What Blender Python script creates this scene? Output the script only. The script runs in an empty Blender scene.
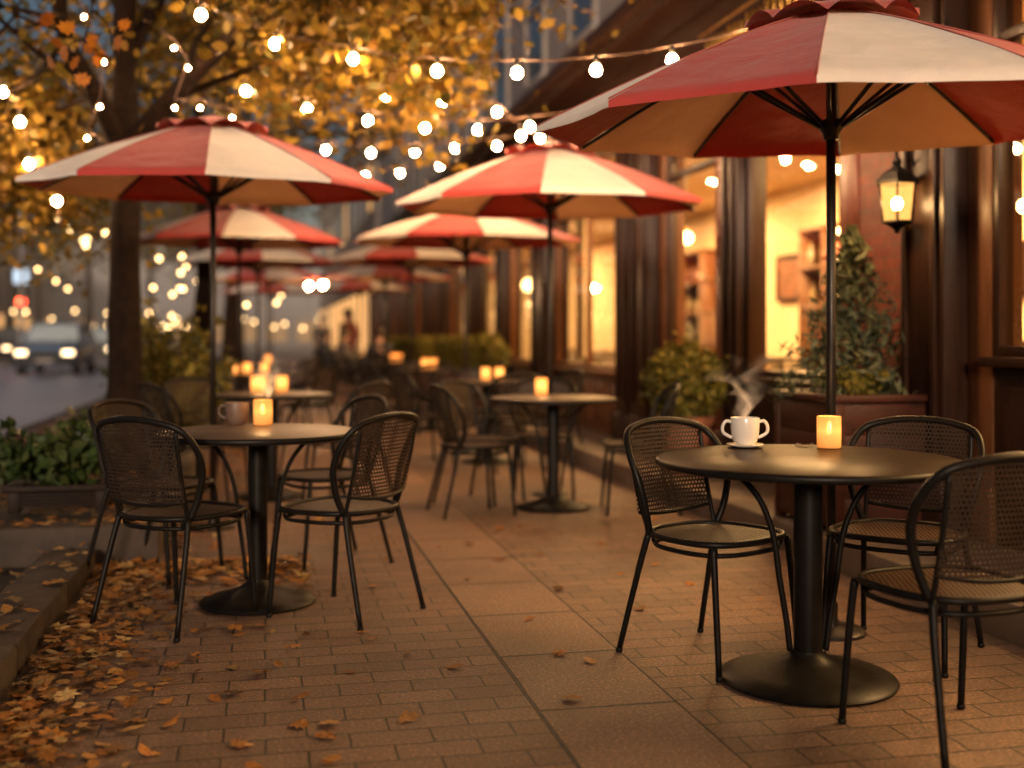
import bpy, bmesh, math, random
import numpy as np
from mathutils import Vector, Matrix, noise as mnoise

random.seed(7); rng = np.random.default_rng(7)
PI = math.pi
scene = bpy.context.scene
COL = scene.collection

# ------------------------------------------------------------ camera frame
FPX, HY, H = 1138.0, 337.0, 1.143
A = math.radians(12.25); SA, CA = math.sin(A), math.cos(A)
def W(px, py, d):
    u = (px - 512) / FPX * d
    return Vector((u*CA + d*SA, d*CA - u*SA, H + (HY - py) / FPX * d))
def onx(px, x):
    """y (along the street) of the point at lateral distance x seen at column px"""
    vx = FPX*SA + CA*(px-512); vy = FPX*CA - SA*(px-512)
    return x*vy/vx

# ------------------------------------------------------------ object helpers
def link(o, parent=None):
    COL.objects.link(o)
    if parent is not None: o.parent = parent
    return o
def tag(o, label=None, cat=None, group=None, kind=None):
    if label: o['label'] = label
    if cat: o['category'] = cat
    if group: o['group'] = group
    if kind: o['kind'] = kind
    return o
def empty(name, loc=(0,0,0), rz=0, label=None, cat=None, group=None):
    o = bpy.data.objects.new(name, None); o.empty_display_size = .1
    o.location = loc; o.rotation_euler = (0,0,rz)
    link(o); tag(o, label, cat, group)
    return o
def obj(name, bm, mats, parent=None, smooth=True, angle=None):
    me = bpy.data.meshes.new(name)
    bmesh.ops.recalc_face_normals(bm, faces=bm.faces)
    bm.to_mesh(me); bm.free()
    if not isinstance(mats, (list, tuple)): mats = [mats]
    for m in mats: me.materials.append(m)
    if smooth:
        me.shade_smooth()
        if angle is not None:
            try: me.set_sharp_from_angle(angle=math.radians(angle))
            except Exception: pass
    else: me.shade_flat()
    return link(bpy.data.objects.new(name, me), parent)
def mesh_obj(name, verts, faces, mats, parent=None, smooth=False):
    me = bpy.data.meshes.new(name); me.from_pydata(verts, [], faces)
    if not isinstance(mats, (list, tuple)): mats = [mats]
    for m in mats: me.materials.append(m)
    if smooth: me.shade_smooth()
    return link(bpy.data.objects.new(name, me), parent)
def kids(o): return [c for c in list(o.children)]
def copy_tree(o, parent=None, top=True):
    c = o.copy(); COL.objects.link(c)
    if parent is not None: c.parent = parent
    for ch in kids(o): copy_tree(ch, c, False)
    return c

def BM(): return bmesh.new()
def box(bm, x0, x1, y0, y1, z0, z1, bev=0, mi=0):
    m = Matrix.Translation(((x0+x1)/2,(y0+y1)/2,(z0+z1)/2)) @ Matrix.Diagonal((x1-x0,y1-y0,z1-z0,1))
    r = bmesh.ops.create_cube(bm, size=1, matrix=m)
    vs = r['verts']; fs = {f for v in vs for f in v.link_faces}
    for f in fs: f.material_index = mi
    if bev:
        es = list({e for v in vs for e in v.link_edges})
        bmesh.ops.bevel(bm, geom=es, offset=bev, segments=2, profile=.5, affect='EDGES')
    return bm
def lathe(bm, prof, c=(0,0,0), seg=32, mi=0, cap=True):
    rings = []
    for r, z in prof:
        if r < 1e-6:
            rings.append([bm.verts.new((c[0],c[1],c[2]+z))])
        else:
            rings.append([bm.verts.new((c[0]+r*math.cos(2*PI*k/seg), c[1]+r*math.sin(2*PI*k/seg), c[2]+z)) for k in range(seg)])
    for a, b in zip(rings, rings[1:]):
        for k in range(seg):
            k2 = (k+1) % seg
            if len(a) == 1 and len(b) == 1: continue
            if len(a) == 1: f = bm.faces.new((a[0], b[k], b[k2]))
            elif len(b) == 1: f = bm.faces.new((a[k], a[k2], b[0]))
            else: f = bm.faces.new((a[k], a[k2], b[k2], b[k]))
            f.material_index = mi
    return bm
def smoothpath(pts, n=6, closed=False):
    P = [Vector(p) for p in pts]; out = []
    N = len(P); rngk = range(N if closed else N-1)
    for i in rngk:
        if closed: p0,p1,p2,p3 = P[(i-1)%N],P[i],P[(i+1)%N],P[(i+2)%N]
        else: p0,p1,p2,p3 = P[max(i-1,0)],P[i],P[i+1],P[min(i+2,N-1)]
        for k in range(n):
            t = k/n
            out.append(.5*((2*p1)+(-p0+p2)*t+(2*p0-5*p1+4*p2-p3)*t*t+(-p0+3*p1-3*p2+p3)*t**3))
    if not closed: out.append(P[-1])
    return out
def tube(bm, pts, r, seg=8, closed=False, mi=0, caps=True):
    P = [Vector(p) for p in pts]; N = len(P)
    rr = r if isinstance(r, (list, tuple)) else [r]*N
    if len(rr) != N: rr = [rr[0] + (rr[-1]-rr[0])*i/(N-1) for i in range(N)]
    rings = []; nrm = None
    for i, p in enumerate(P):
        if closed: t = P[(i+1)%N]-P[(i-1)%N]
        else: t = P[min(i+1,N-1)]-P[max(i-1,0)]
        if t.length < 1e-9: t = Vector((0,0,1))
        t.normalize()
        if nrm is None:
            nrm = t.orthogonal().normalized()
        else:
            nrm = (nrm - t*nrm.dot(t))
            nrm = nrm.normalized() if nrm.length > 1e-6 else t.orthogonal().normalized()
        b = t.cross(nrm)
        rings.append([bm.verts.new(p + (nrm*math.cos(2*PI*k/seg)+b*math.sin(2*PI*k/seg))*rr[i]) for k in range(seg)])
    M = N if closed else N-1
    for i in range(M):
        a, b = rings[i], rings[(i+1)%N]
        for k in range(seg):
            f = bm.faces.new((a[k], a[(k+1)%seg], b[(k+1)%seg], b[k])); f.material_index = mi
    if not closed and caps:
        bm.faces.new(list(reversed(rings[0]))).material_index = mi
        bm.faces.new(rings[-1]).material_index = mi
    return bm
def sphere(bm, c, r, seg=12, sc=(1,1,1)):
    bmesh.ops.create_uvsphere(bm, u_segments=seg, v_segments=max(6,seg//2+2), radius=1,
        matrix=Matrix.Translation(c) @ Matrix.Diagonal((r*sc[0],r*sc[1],r*sc[2],1)))
    return bm

# ------------------------------------------------------------ materials
def newmat(name):
    m = bpy.data.materials.new(name); m.use_nodes = True
    nt = m.node_tree; nt.nodes.clear()
    out = nt.nodes.new('ShaderNodeOutputMaterial')
    return m, nt, out
def N(nt, t, **kw):
    n = nt.nodes.new(t)
    for k, v in kw.items():
        if k in n.inputs.keys() if hasattr(n.inputs,'keys') else False: n.inputs[k].default_value = v
        else: setattr(n, k, v)
    return n
def ramp(nt, fac, stops):
    r = nt.nodes.new('ShaderNodeValToRGB'); e = r.color_ramp.elements
    while len(e) < len(stops): e.new(.5)
    for i, (p, c) in enumerate(stops):
        e[i].position = p; e[i].color = (*c, 1) if len(c) == 3 else c
    nt.links.new(fac, r.inputs[0]); return r
def math_n(nt, op, a, b=None, c=None, clamp=False):
    n = nt.nodes.new('ShaderNodeMath'); n.operation = op; n.use_clamp = clamp
    for i, v in enumerate((a, b, c)):
        if v is None: continue
        if isinstance(v, (int, float)): n.inputs[i].default_value = v
        else: nt.links.new(v, n.inputs[i])
    return n.outputs[0]
def mixc(nt, fac, a, b, typ='MIX'):
    n = nt.nodes.new('ShaderNodeMix'); n.data_type = 'RGBA'; n.blend_type = typ
    for i, v in ((0, fac), (6, a), (7, b)):
        if isinstance(v, (int, float)): n.inputs[i].default_value = v
        elif isinstance(v, tuple): n.inputs[i].default_value = (*v, 1) if len(v) == 3 else v
        else: nt.links.new(v, n.inputs[i])
    return n.outputs[2]
def noise(nt, scale, detail=4, rough=.55, vec=None, dist=0, dim='3D'):
    n = nt.nodes.new('ShaderNodeTexNoise'); n.inputs['Scale'].default_value = scale
    n.inputs['Detail'].default_value = detail; n.inputs['Roughness'].default_value = rough
    n.inputs['Distortion'].default_value = dist
    if vec is not None: nt.links.new(vec, n.inputs['Vector'])
    return n
def coord(nt, which='Object'):
    return nt.nodes.new('ShaderNodeTexCoord').outputs[which]
def pos(nt): return nt.nodes.new('ShaderNodeNewGeometry').outputs['Position']
def bump(nt, h, strength=.3, dist=.01):
    b = nt.nodes.new('ShaderNodeBump'); b.inputs['Strength'].default_value = strength
    b.inputs['Distance'].default_value = dist; nt.links.new(h, b.inputs['Height']); return b.outputs[0]

def pbr(name, c1, c2=None, rough=.6, metal=0, nscale=8, bmp=0, bdist=.004, rvar=.12, coat=0, spec=.5, trans=0, world=False):
    """base colour mottled between c1 and c2, with roughness variation and grain bump"""
    m, nt, out = newmat(name)
    b = nt.nodes.new('ShaderNodeBsdfPrincipled')
    vec = pos(nt) if world else coord(nt)
    c2 = c2 or tuple(x*.75 for x in c1)
    n = noise(nt, nscale, 6, .6, vec)
    r = ramp(nt, n.outputs[0], [(.3, c2), (.7, c1)])
    nt.links.new(r.outputs[0], b.inputs['Base Color'])
    n2 = noise(nt, nscale*2.3, 3, .5, vec)
    rr = math_n(nt, 'MULTIPLY_ADD', n2.outputs[0], rvar*2, rough-rvar)
    nt.links.new(rr, b.inputs['Roughness'])
    b.inputs['Metallic'].default_value = metal
    b.inputs['Coat Weight'].default_value = coat
    b.inputs['Coat Roughness'].default_value = .15
    b.inputs['Specular IOR Level'].default_value = spec
    if bmp:
        n3 = noise(nt, nscale*9, 4, .6, vec)
        nt.links.new(bump(nt, n3.outputs[0], bmp, bdist), b.inputs['Normal'])
    nt.links.new(b.outputs[0], out.inputs[0])
    return m
def emis(name, col, strength, sample=True, vary=0):
    m, nt, out = newmat(name)
    e = nt.nodes.new('ShaderNodeEmission'); e.inputs[0].default_value = (*col, 1); e.inputs[1].default_value = strength
    nt.links.new(e.outputs[0], out.inputs[0])
    if not sample: m.cycles.emission_sampling = 'NONE'
    return m

def mat_wood(name, c1, c2, rough=.35, scale=(14,14,1.2), coat=.02, spec=.16):
    m, nt, out = newmat(name)
    b = nt.nodes.new('ShaderNodeBsdfPrincipled')
    mp = nt.nodes.new('ShaderNodeMapping'); mp.inputs['Scale'].default_value = scale
    nt.links.new(pos(nt), mp.inputs[0])
    n = noise(nt, 1.6, 8, .62, mp.outputs[0], 1.5)
    r = ramp(nt, n.outputs[0], [(.28, c2), (.55, c1), (.8, tuple(x*.6+y*.4 for x, y in zip(c1,c2)))])
    nt.links.new(r.outputs[0], b.inputs['Base Color'])
    n2 = noise(nt, 3, 4, .5, pos(nt))
    nt.links.new(math_n(nt,'MULTIPLY_ADD', n2.outputs[0], .25, rough-.12), b.inputs['Roughness'])
    b.inputs['Coat Weight'].default_value = coat; b.inputs['Coat Roughness'].default_value = .2
    b.inputs['Specular IOR Level'].default_value = spec
    nt.links.new(bump(nt, n.outputs[0], .15, .004), b.inputs['Normal'])
    nt.links.new(b.outputs[0], out.inputs[0]); return m

def mat_paving(name, bw, bh, c1, c2, mortar, off=.5, ms=.004, axis_swap=False, shift=(0,0)):
    m, nt, out = newmat(name)
    b = nt.nodes.new('ShaderNodeBsdfPrincipled')
    p = pos(nt)
    mp = nt.nodes.new('ShaderNodeMapping'); mp.inputs['Location'].default_value = (shift[0], shift[1], 0)
    if axis_swap: mp.inputs['Rotation'].default_value = (0,0,PI/2)
    nt.links.new(p, mp.inputs[0])
    # edges wander a little, like hand-laid setts
    nw = noise(nt, 5, 3, .5, p)
    sub = nt.nodes.new('ShaderNodeVectorMath'); sub.operation='SUBTRACT'; nt.links.new(nw.outputs['Color'], sub.inputs[0]); sub.inputs[1].default_value=(.5,.5,.5)
    sc = nt.nodes.new('ShaderNodeVectorMath'); sc.operation='SCALE'; nt.links.new(sub.outputs[0], sc.inputs[0]); sc.inputs['Scale'].default_value=.012
    ad = nt.nodes.new('ShaderNodeVectorMath'); ad.operation='ADD'; nt.links.new(mp.outputs[0], ad.inputs[0]); nt.links.new(sc.outputs[0], ad.inputs[1])
    br = nt.nodes.new('ShaderNodeTexBrick')
    br.offset = off; br.inputs['Scale'].default_value = 1
    br.inputs['Brick Width'].default_value = bw; br.inputs['Row Height'].default_value = bh
    br.inputs['Mortar Size'].default_value = ms; br.inputs['Mortar Smooth'].default_value = .25
    br.inputs['Color1'].default_value = (*c1,1); br.inputs['Color2'].default_value = (*c2,1); br.inputs['Mortar'].default_value = (*mortar,1)
    nt.links.new(ad.outputs[0], br.inputs['Vector'])
    big = noise(nt, .9, 5, .6, p)
    st = ramp(nt, big.outputs[0], [(.3,(.52,.50,.48)),(.5,(.95,.95,.95)),(.72,(1.25,1.2,1.12))])
    c = mixc(nt, 1.0, br.outputs['Color'], st.outputs[0], 'MULTIPLY')
    med = noise(nt, 14, 5, .7, p)
    st2 = ramp(nt, med.outputs[0], [(.35,(.72,.7,.68)),(.6,(1.05,1.05,1.05))])
    c = mixc(nt, .8, c, st2.outputs[0], 'MULTIPLY')
    fine = noise(nt, 85, 5, .8, p)
    sp = ramp(nt, fine.outputs[0], [(.36,(.22,.20,.18)),(.46,(.95,.95,.95)),(.55,(1.05,1.05,1.05)),(.63,(3.4,2.9,2.4))])
    c = mixc(nt, .85, c, sp.outputs[0], 'MULTIPLY')
    nt.links.new(c, b.inputs['Base Color'])
    rr = math_n(nt,'MULTIPLY_ADD', med.outputs[0], .35, .30)
    nt.links.new(rr, b.inputs['Roughness'])
    h1 = math_n(nt,'MULTIPLY', br.outputs['Fac'], -1.0)
    h2 = math_n(nt,'MULTIPLY_ADD', fine.outputs[0], .9, h1)
    h3 = math_n(nt,'MULTIPLY_ADD', med.outputs[0], .5, h2)
    nt.links.new(bump(nt, h3, 1.0, .009), b.inputs['Normal'])
    nt.links.new(b.outputs[0], out.inputs[0]); return m

def mat_leaf(name, cols, trans=.4, rough=.55):
    m, nt, out = newmat(name)
    g = nt.nodes.new('ShaderNodeNewGeometry')
    k = len(cols)
    r = ramp(nt, g.outputs['Random Per Island'], [(i/(k-1), c) for i, c in enumerate(cols)])
    n = noise(nt, 1.1, 3, .5, g.outputs['Position'])
    dk = ramp(nt, n.outputs[0], [(.35,(.5,.5,.5)),(.62,(1.15,1.15,1.15))])
    n2 = noise(nt, 60, 3, .6, g.outputs['Position'])
    d2 = ramp(nt, n2.outputs[0], [(.35,(.6,.55,.5)),(.6,(1.08,1.08,1.08))])
    c = mixc(nt, 1, r.outputs[0], dk.outputs[0], 'MULTIPLY'); c = mixc(nt, .8, c, d2.outputs[0], 'MULTIPLY')
    b = nt.nodes.new('ShaderNodeBsdfPrincipled'); b.inputs['Roughness'].default_value = rough
    b.inputs['Specular IOR Level'].default_value = .3
    nt.links.new(c, b.inputs['Base Color'])
    t = nt.nodes.new('ShaderNodeBsdfTranslucent'); nt.links.new(c, t.inputs[0])
    mx = nt.nodes.new('ShaderNodeMixShader'); mx.inputs[0].default_value = trans
    nt.links.new(b.outputs[0], mx.inputs[1]); nt.links.new(t.outputs[0], mx.inputs[2])
    nt.links.new(mx.outputs[0], out.inputs[0]); return m

def mat_fabric(name, col, trans=.3):
    m, nt, out = newmat(name)
    p = coord(nt)
    n = noise(nt, 3, 5, .6, p)
    r = ramp(nt, n.outputs[0], [(.3, tuple(x*.82 for x in col)), (.65, col)])
    w = noise(nt, 260, 2, .5, p)
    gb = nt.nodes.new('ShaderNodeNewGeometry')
    lin = mixc(nt, 1, r.outputs[0], (.62,.36,.20), 'MULTIPLY')  # shade under the canopy, multiplied into the colour of the cloth's underside
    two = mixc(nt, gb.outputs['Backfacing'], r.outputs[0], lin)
    b = nt.nodes.new('ShaderNodeBsdfPrincipled'); b.inputs['Roughness'].default_value = .85
    b.inputs['Sheen Weight'].default_value = .25; b.inputs['Specular IOR Level'].default_value = .2
    nt.links.new(two, b.inputs['Base Color'])
    folds = noise(nt, 7, 3, .5, p, .4)
    hh = math_n(nt,'MULTIPLY_ADD', w.outputs[0], .12, folds.outputs[0])
    nt.links.new(bump(nt, hh, .55, .03), b.inputs['Normal'])
    t = nt.nodes.new('ShaderNodeBsdfTranslucent'); nt.links.new(lin, t.inputs[0])
    mx = nt.nodes.new('ShaderNodeMixShader'); mx.inputs[0].default_value = trans
    nt.links.new(b.outputs[0], mx.inputs[1]); nt.links.new(t.outputs[0], mx.inputs[2])
    nt.links.new(mx.outputs[0], out.inputs[0]); return m

def mat_mesh(name, col, cell=.0085, hole=.34, open_=True):
    """woven/perforated metal mesh: real see-through holes cut by a procedural mask in the panel's own coordinates"""
    m, nt, out = newmat(name)
    uv = nt.nodes.new('ShaderNodeUVMap').outputs[0]
    sep = nt.nodes.new('ShaderNodeSeparateXYZ'); nt.links.new(uv, sep.inputs[0])
    x = math_n(nt,'DIVIDE', sep.outputs[0], cell); y = math_n(nt,'DIVIDE', sep.outputs[1], cell)
    row = math_n(nt,'FLOOR', y)
    half = math_n(nt,'MULTIPLY', math_n(nt,'MODULO', row, 2.0), .5)
    fx = math_n(nt,'SUBTRACT', math_n(nt,'FRACT', math_n(nt,'ADD', x, half)), .5)
    fy = math_n(nt,'SUBTRACT', math_n(nt,'FRACT', y), .5)
    d = math_n(nt,'SQRT', math_n(nt,'ADD', math_n(nt,'MULTIPLY',fx,fx), math_n(nt,'MULTIPLY',fy,fy)))
    hm = math_n(nt,'LESS_THAN', d, hole)
    b = nt.nodes.new('ShaderNodeBsdfPrincipled')
    n = noise(nt, 9, 4, .6, coord(nt))
    r = ramp(nt, n.outputs[0], [(.3, tuple(c*.6 for c in col)), (.7, col)])
    nt.links.new(r.outputs[0], b.inputs['Base Color'])
    b.inputs['Roughness'].default_value = .5; b.inputs['Specular IOR Level'].default_value = .18
    nt.links.new(bump(nt, d, -.8, .004), b.inputs['Normal'])
    if open_: t = nt.nodes.new('ShaderNodeBsdfTransparent')
    else: t = nt.nodes.new('ShaderNodeBsdfDiffuse'); t.inputs[0].default_value=(.004,.003,.002,1)  # closed holes: near-black colour stands in for the dark inside them
    mx = nt.nodes.new('ShaderNodeMixShader'); nt.links.new(hm, mx.inputs[0])
    nt.links.new(b.outputs[0], mx.inputs[1]); nt.links.new(t.outputs[0], mx.inputs[2])
    nt.links.new(mx.outputs[0], out.inputs[0]); return m

def mat_glass(name, tint=(1,1,1), spec=1.0, rough=.02):
    m, nt, out = newmat(name)
    t = nt.nodes.new('ShaderNodeBsdfTransparent'); t.inputs[0].default_value = (*tint,1)
    g = nt.nodes.new('ShaderNodeBsdfGlossy'); g.inputs['Roughness'].default_value = rough
    lw = nt.nodes.new('ShaderNodeLayerWeight'); lw.inputs[0].default_value = .5
    f5 = math_n(nt,'MULTIPLY_ADD', math_n(nt,'POWER', lw.outputs['Facing'], 5.0), .9, .05)
    nn = noise(nt, 1.2, 2, .5, pos(nt)); nt.links.new(bump(nt, nn.outputs[0], .08, .05), g.inputs['Normal'])
    fac = math_n(nt,'MULTIPLY', f5, spec, clamp=True)
    mx = nt.nodes.new('ShaderNodeMixShader'); nt.links.new(fac, mx.inputs[0])
    nt.links.new(t.outputs[0], mx.inputs[1]); nt.links.new(g.outputs[0], mx.inputs[2])
    nt.links.new(mx.outputs[0], out.inputs[0]); return m

def mat_lampglass():  # lantern's glow put into its glass as patchy emission
    m, nt, out = newmat('frosted_lantern_glass')
    e = nt.nodes.new('ShaderNodeEmission'); e.inputs[0].default_value=(1,.45,.10,1); e.inputs[1].default_value=2.6
    t = nt.nodes.new('ShaderNodeBsdfTransparent'); mx = nt.nodes.new('ShaderNodeMixShader')
    n = noise(nt, 14, 3, .5, coord(nt)); nt.links.new(math_n(nt,'MULTIPLY_ADD', n.outputs[0], .5, .15), mx.inputs[0])
    nt.links.new(t.outputs[0], mx.inputs[1]); nt.links.new(e.outputs[0], mx.inputs[2]); nt.links.new(mx.outputs[0], out.inputs[0]); return m
M = {}
M['metal']   = pbr('black_powder_coated_metal', (.010,.008,.007), (.006,.005,.004), .42, 0, 20, .12, .001, .1, spec=.16)
M['mesh']    = mat_mesh('perforated_metal', (.036,.023,.016), .0150, .33)
M['tabletop']= pbr('dark_table_top', (.030,.017,.010), (.014,.008,.005), .34, 0, 6, 0, .001, .03, spec=.03)
M['tabletop_pale'] = pbr('pale_table_top', (.11,.075,.05), (.06,.04,.028), .4, 0, 6, 0, .001, .03)  # paler brown top, used on every table but the dark one
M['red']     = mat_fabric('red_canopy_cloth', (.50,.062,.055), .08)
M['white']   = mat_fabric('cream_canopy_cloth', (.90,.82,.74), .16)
M['hem']     = mat_fabric('hem_tape', (.42,.10,.08), .02)
M['pole']    = pbr('dark_pole', (.02,.015,.012), None, .4, .4, 12)
M['wood']    = mat_wood('dark_stained_wood', (.030,.013,.008), (.011,.006,.004), .34)
M['mahog']   = mat_wood('mahogany', (.15,.034,.015), (.05,.012,.007), .3, coat=.06)
M['oak']     = mat_wood('warm_oak', (.13,.052,.02), (.06,.022,.01), .4)
M['stone']   = pbr('kerb_stone', (.075,.052,.04), (.03,.022,.017), .8, 0, 5, .6, .008, .1, world=True)
M['granite'] = pbr('step_stone', (.17,.12,.09), (.08,.06,.045), .6, 0, 4, .4, .005, .1, world=True)
M['asphalt'] = pbr('asphalt', (.36,.375,.49), (.27,.285,.37), .45, 0, 1.2, .5, .01, .12, world=True)
M['earth']   = pbr('earth', (.05,.033,.02), (.022,.015,.01), .95, 0, 9, .8, .03, world=True)
M['ground']  = pbr('distant_ground', (.09,.075,.06), (.05,.045,.04), .9, 0, .3, .2, .02, world=True)
M['pave']    = mat_paving('brick_paving', .235, .118, (.205,.124,.088), (.132,.080,.057), (.012,.008,.006), .5, .0042)
M['paveR']   = mat_paving('brick_paving_right', .235, .118, (.192,.116,.082), (.126,.076,.054), (.012,.008,.006), .5, .0040, shift=(.09,.03))
M['slab']    = mat_paving('slab_paving', .6, .60, (.210,.130,.093), (.18,.112,.080), (.008,.005,.004), 0, .0085, shift=(-.815,.22))
M['farpave'] = mat_paving('far_paving', .6, .4, (.16,.14,.13), (.12,.11,.105), (.04,.035,.03))
M['bark']    = pbr('bark', (.032,.016,.009), (.008,.005,.004), .9, 0, 16, 1.0, .03, spec=.15, world=True)
M['leafgold']= mat_leaf('autumn_leaves', [(.06,.06,.015),(.25,.155,.022),(.34,.22,.03),(.10,.085,.014),(.18,.09,.012),(.40,.26,.035),(.08,.08,.018)], .4)
M['leafgreen']=mat_leaf('turning_leaves', [(.09,.10,.04),(.17,.15,.05),(.32,.19,.04),(.11,.12,.05)], .4)
M['leafdark']= mat_leaf('dark_green_leaves', [(.025,.05,.015),(.05,.085,.02),(.035,.06,.025),(.08,.10,.03)], .25, .4)
M['leafolive']=mat_leaf('olive_leaves', [(.07,.08,.015),(.16,.15,.025),(.24,.18,.03),(.06,.07,.015)], .3)
M['conifer'] = mat_leaf('conifer_needles', [(.035,.05,.03),(.09,.11,.06),(.13,.14,.08),(.05,.07,.03)], .2)
M['fallen']  = mat_leaf('fallen_leaves', [(.38,.16,.04),(.55,.26,.06),(.13,.06,.025),(.60,.36,.11),(.26,.10,.028),(.46,.19,.035),(.09,.045,.022),(.62,.43,.17),(.52,.22,.045),(.20,.09,.03)], .15, .6)
M['cup']     = pbr('white_porcelain', (.72,.66,.58), (.66,.60,.52), .18, 0, 3, spec=.6, rvar=.05)
M['cuptan']  = pbr('brown_stoneware', (.17,.105,.075), (.10,.06,.045), .5, 0, 6)
M['coffee']  = pbr('coffee', (.03,.012,.006), None, .1)
M['glass']   = mat_glass('window_glass', (.97,.93,.86), 1.4)
M['lampglass']=mat_lampglass()
M['wax'] = None
M['bulb']    = emis('bulb_glow', (1,.56,.26), 520)
M['bulbfar'] = emis('far_bulb_glow', (1,.60,.24), 13, False)
M['socket']  = pbr('bulb_socket', (.03,.025,.02), None, .5)
M['cable']   = pbr('string_cable', (.14,.08,.05), None, .6)
M['flame']   = emis('flame', (1,.62,.22), 26)
M['flamefar']= emis('far_flame', (1,.52,.14), 22)
M['gold']    = pbr('gilded_metal', (.65,.36,.08), (.40,.2,.05), .3, .9, 20)
M['pot']     = pbr('terracotta_pot', (.22,.075,.035), (.12,.045,.025), .6, 0, 9, .2)
M['plaster'] = pbr('interior_plaster', (.82,.68,.46), (.72,.56,.34), .8, 0, 2)
M['inwood']  = mat_wood('interior_floor', (.24,.12,.05), (.12,.06,.03), .4, (2,14,2))
M['upwall']  = pbr('upper_render', (.27,.255,.28), (.20,.19,.215), .85, 0, 1.5, .3, .01, world=True)
M['upwin']   = pbr('dark_window_pane', (.06,.065,.085), (.03,.035,.05), .12, 0, 2, spec=.8)
M['trim']    = pbr('stone_trim', (.30,.27,.27), (.2,.185,.18), .8, 0, 4, .3)
M['black']   = pbr('black_rubber', (.015,.015,.016), None, .7)
M['carblue'] = pbr('car_paint_blue', (.07,.10,.17), (.055,.085,.14), .4, .1, 3, coat=.3)
M['carsilver']=pbr('car_paint_silver', (.35,.36,.38), (.32,.33,.35), .3, .6, 3, coat=1)
M['carred']  = pbr('car_paint_maroon', (.16,.03,.03), None, .3, .4, 3, coat=1)
M['carglass']= pbr('car_glass', (.42,.50,.55), None, .55, 0, 3, spec=.2)
M['chrome']  = pbr('chrome', (.6,.6,.6), None, .15, 1, 3)
M['headlight']=emis('headlight_glow', (1,.68,.36), 7, False)
M['skin']    = pbr('skin', (.50,.29,.20), (.42,.23,.16), .5, 0, 8)
M['hair']    = pbr('hair', (.035,.02,.012), None, .6)
M['cloth1']  = pbr('dark_coat', (.03,.03,.04), None, .9, 0, 10)
M['cloth2']  = pbr('rust_jumper', (.24,.06,.035), None, .9, 0, 10)
M['cloth3']  = pbr('grey_jacket', (.10,.09,.09), None, .9, 0, 10)
M['denim']   = pbr('dark_trousers', (.03,.035,.055), None, .9, 0, 10)

def mat_redbrick():
    m, nt, out = newmat('red_wall_brick')
    b = nt.nodes.new('ShaderNodeBsdfPrincipled')
    mp = nt.nodes.new('ShaderNodeMapping'); mp.inputs['Rotation'].default_value = (PI/2, 0, PI/2)
    s = nt.nodes.new('ShaderNodeSeparateXYZ'); nt.links.new(pos(nt), s.inputs[0])
    c = nt.nodes.new('ShaderNodeCombineXYZ'); nt.links.new(s.outputs[1], c.inputs[0]); nt.links.new(s.outputs[2], c.inputs[1])
    br = nt.nodes.new('ShaderNodeTexBrick'); nt.links.new(c.outputs[0], br.inputs['Vector'])
    br.inputs['Scale'].default_value = 1; br.inputs['Brick Width'].default_value = .215; br.inputs['Row Height'].default_value = .072
    br.inputs['Mortar Size'].default_value = .006
    br.inputs['Color1'].default_value = (.20,.042,.020,1); br.inputs['Color2'].default_value = (.13,.028,.015,1); br.inputs['Mortar'].default_value = (.13,.055,.03,1)
    n = noise(nt, 12, 5, .6, pos(nt)); r = ramp(nt, n.outputs[0], [(.3,(.6,.6,.6)),(.65,(1.1,1.1,1.1))])
    nt.links.new(mixc(nt, 1, br.outputs['Color'], r.outputs[0], 'MULTIPLY'), b.inputs['Base Color'])
    b.inputs['Roughness'].default_value = .55
    h = math_n(nt,'MULTIPLY_ADD', n.outputs[0], .4, math_n(nt,'MULTIPLY', br.outputs['Fac'], -1.0))
    nt.links.new(bump(nt, h, .6, .008), b.inputs['Normal'])
    nt.links.new(b.outputs[0], out.inputs[0]); return m
M['brick'] = mat_redbrick()

def mat_candleglass(name, strength):
    """frosted amber glass / wax that glows most around the flame height (a lit candle jar)"""
    m, nt, out = newmat(name)
    g = nt.nodes.new('ShaderNodeTexCoord')
    s = nt.nodes.new('ShaderNodeSeparateXYZ'); nt.links.new(g.outputs['Object'], s.inputs[0])
    z = math_n(nt,'DIVIDE', s.outputs[2], .11)
    dz = math_n(nt,'ABSOLUTE', math_n(nt,'SUBTRACT', z, .60))
    k = math_n(nt,'SUBTRACT', 1.0, math_n(nt,'MULTIPLY', dz, 1.05), clamp=True)
    k2 = math_n(nt,'POWER', k, 1.6)
    r = ramp(nt, k2, [(0,(.75,.16,.015)),(.5,(1,.38,.06)),(1,(1,.68,.27))])
    e = nt.nodes.new('ShaderNodeEmission'); nt.links.new(r.outputs[0], e.inputs[0])
    nt.links.new(math_n(nt,'MULTIPLY_ADD', k2, strength, strength*.30), e.inputs[1])
    b = nt.nodes.new('ShaderNodeBsdfPrincipled'); b.inputs['Base Color'].default_value = (.30,.11,.02,1)
    b.inputs['Roughness'].default_value = .15
    ad = nt.nodes.new('ShaderNodeAddShader'); nt.links.new(e.outputs[0], ad.inputs[0]); nt.links.new(b.outputs[0], ad.inputs[1])
    nt.links.new(ad.outputs[0], out.inputs[0]); return m
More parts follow.
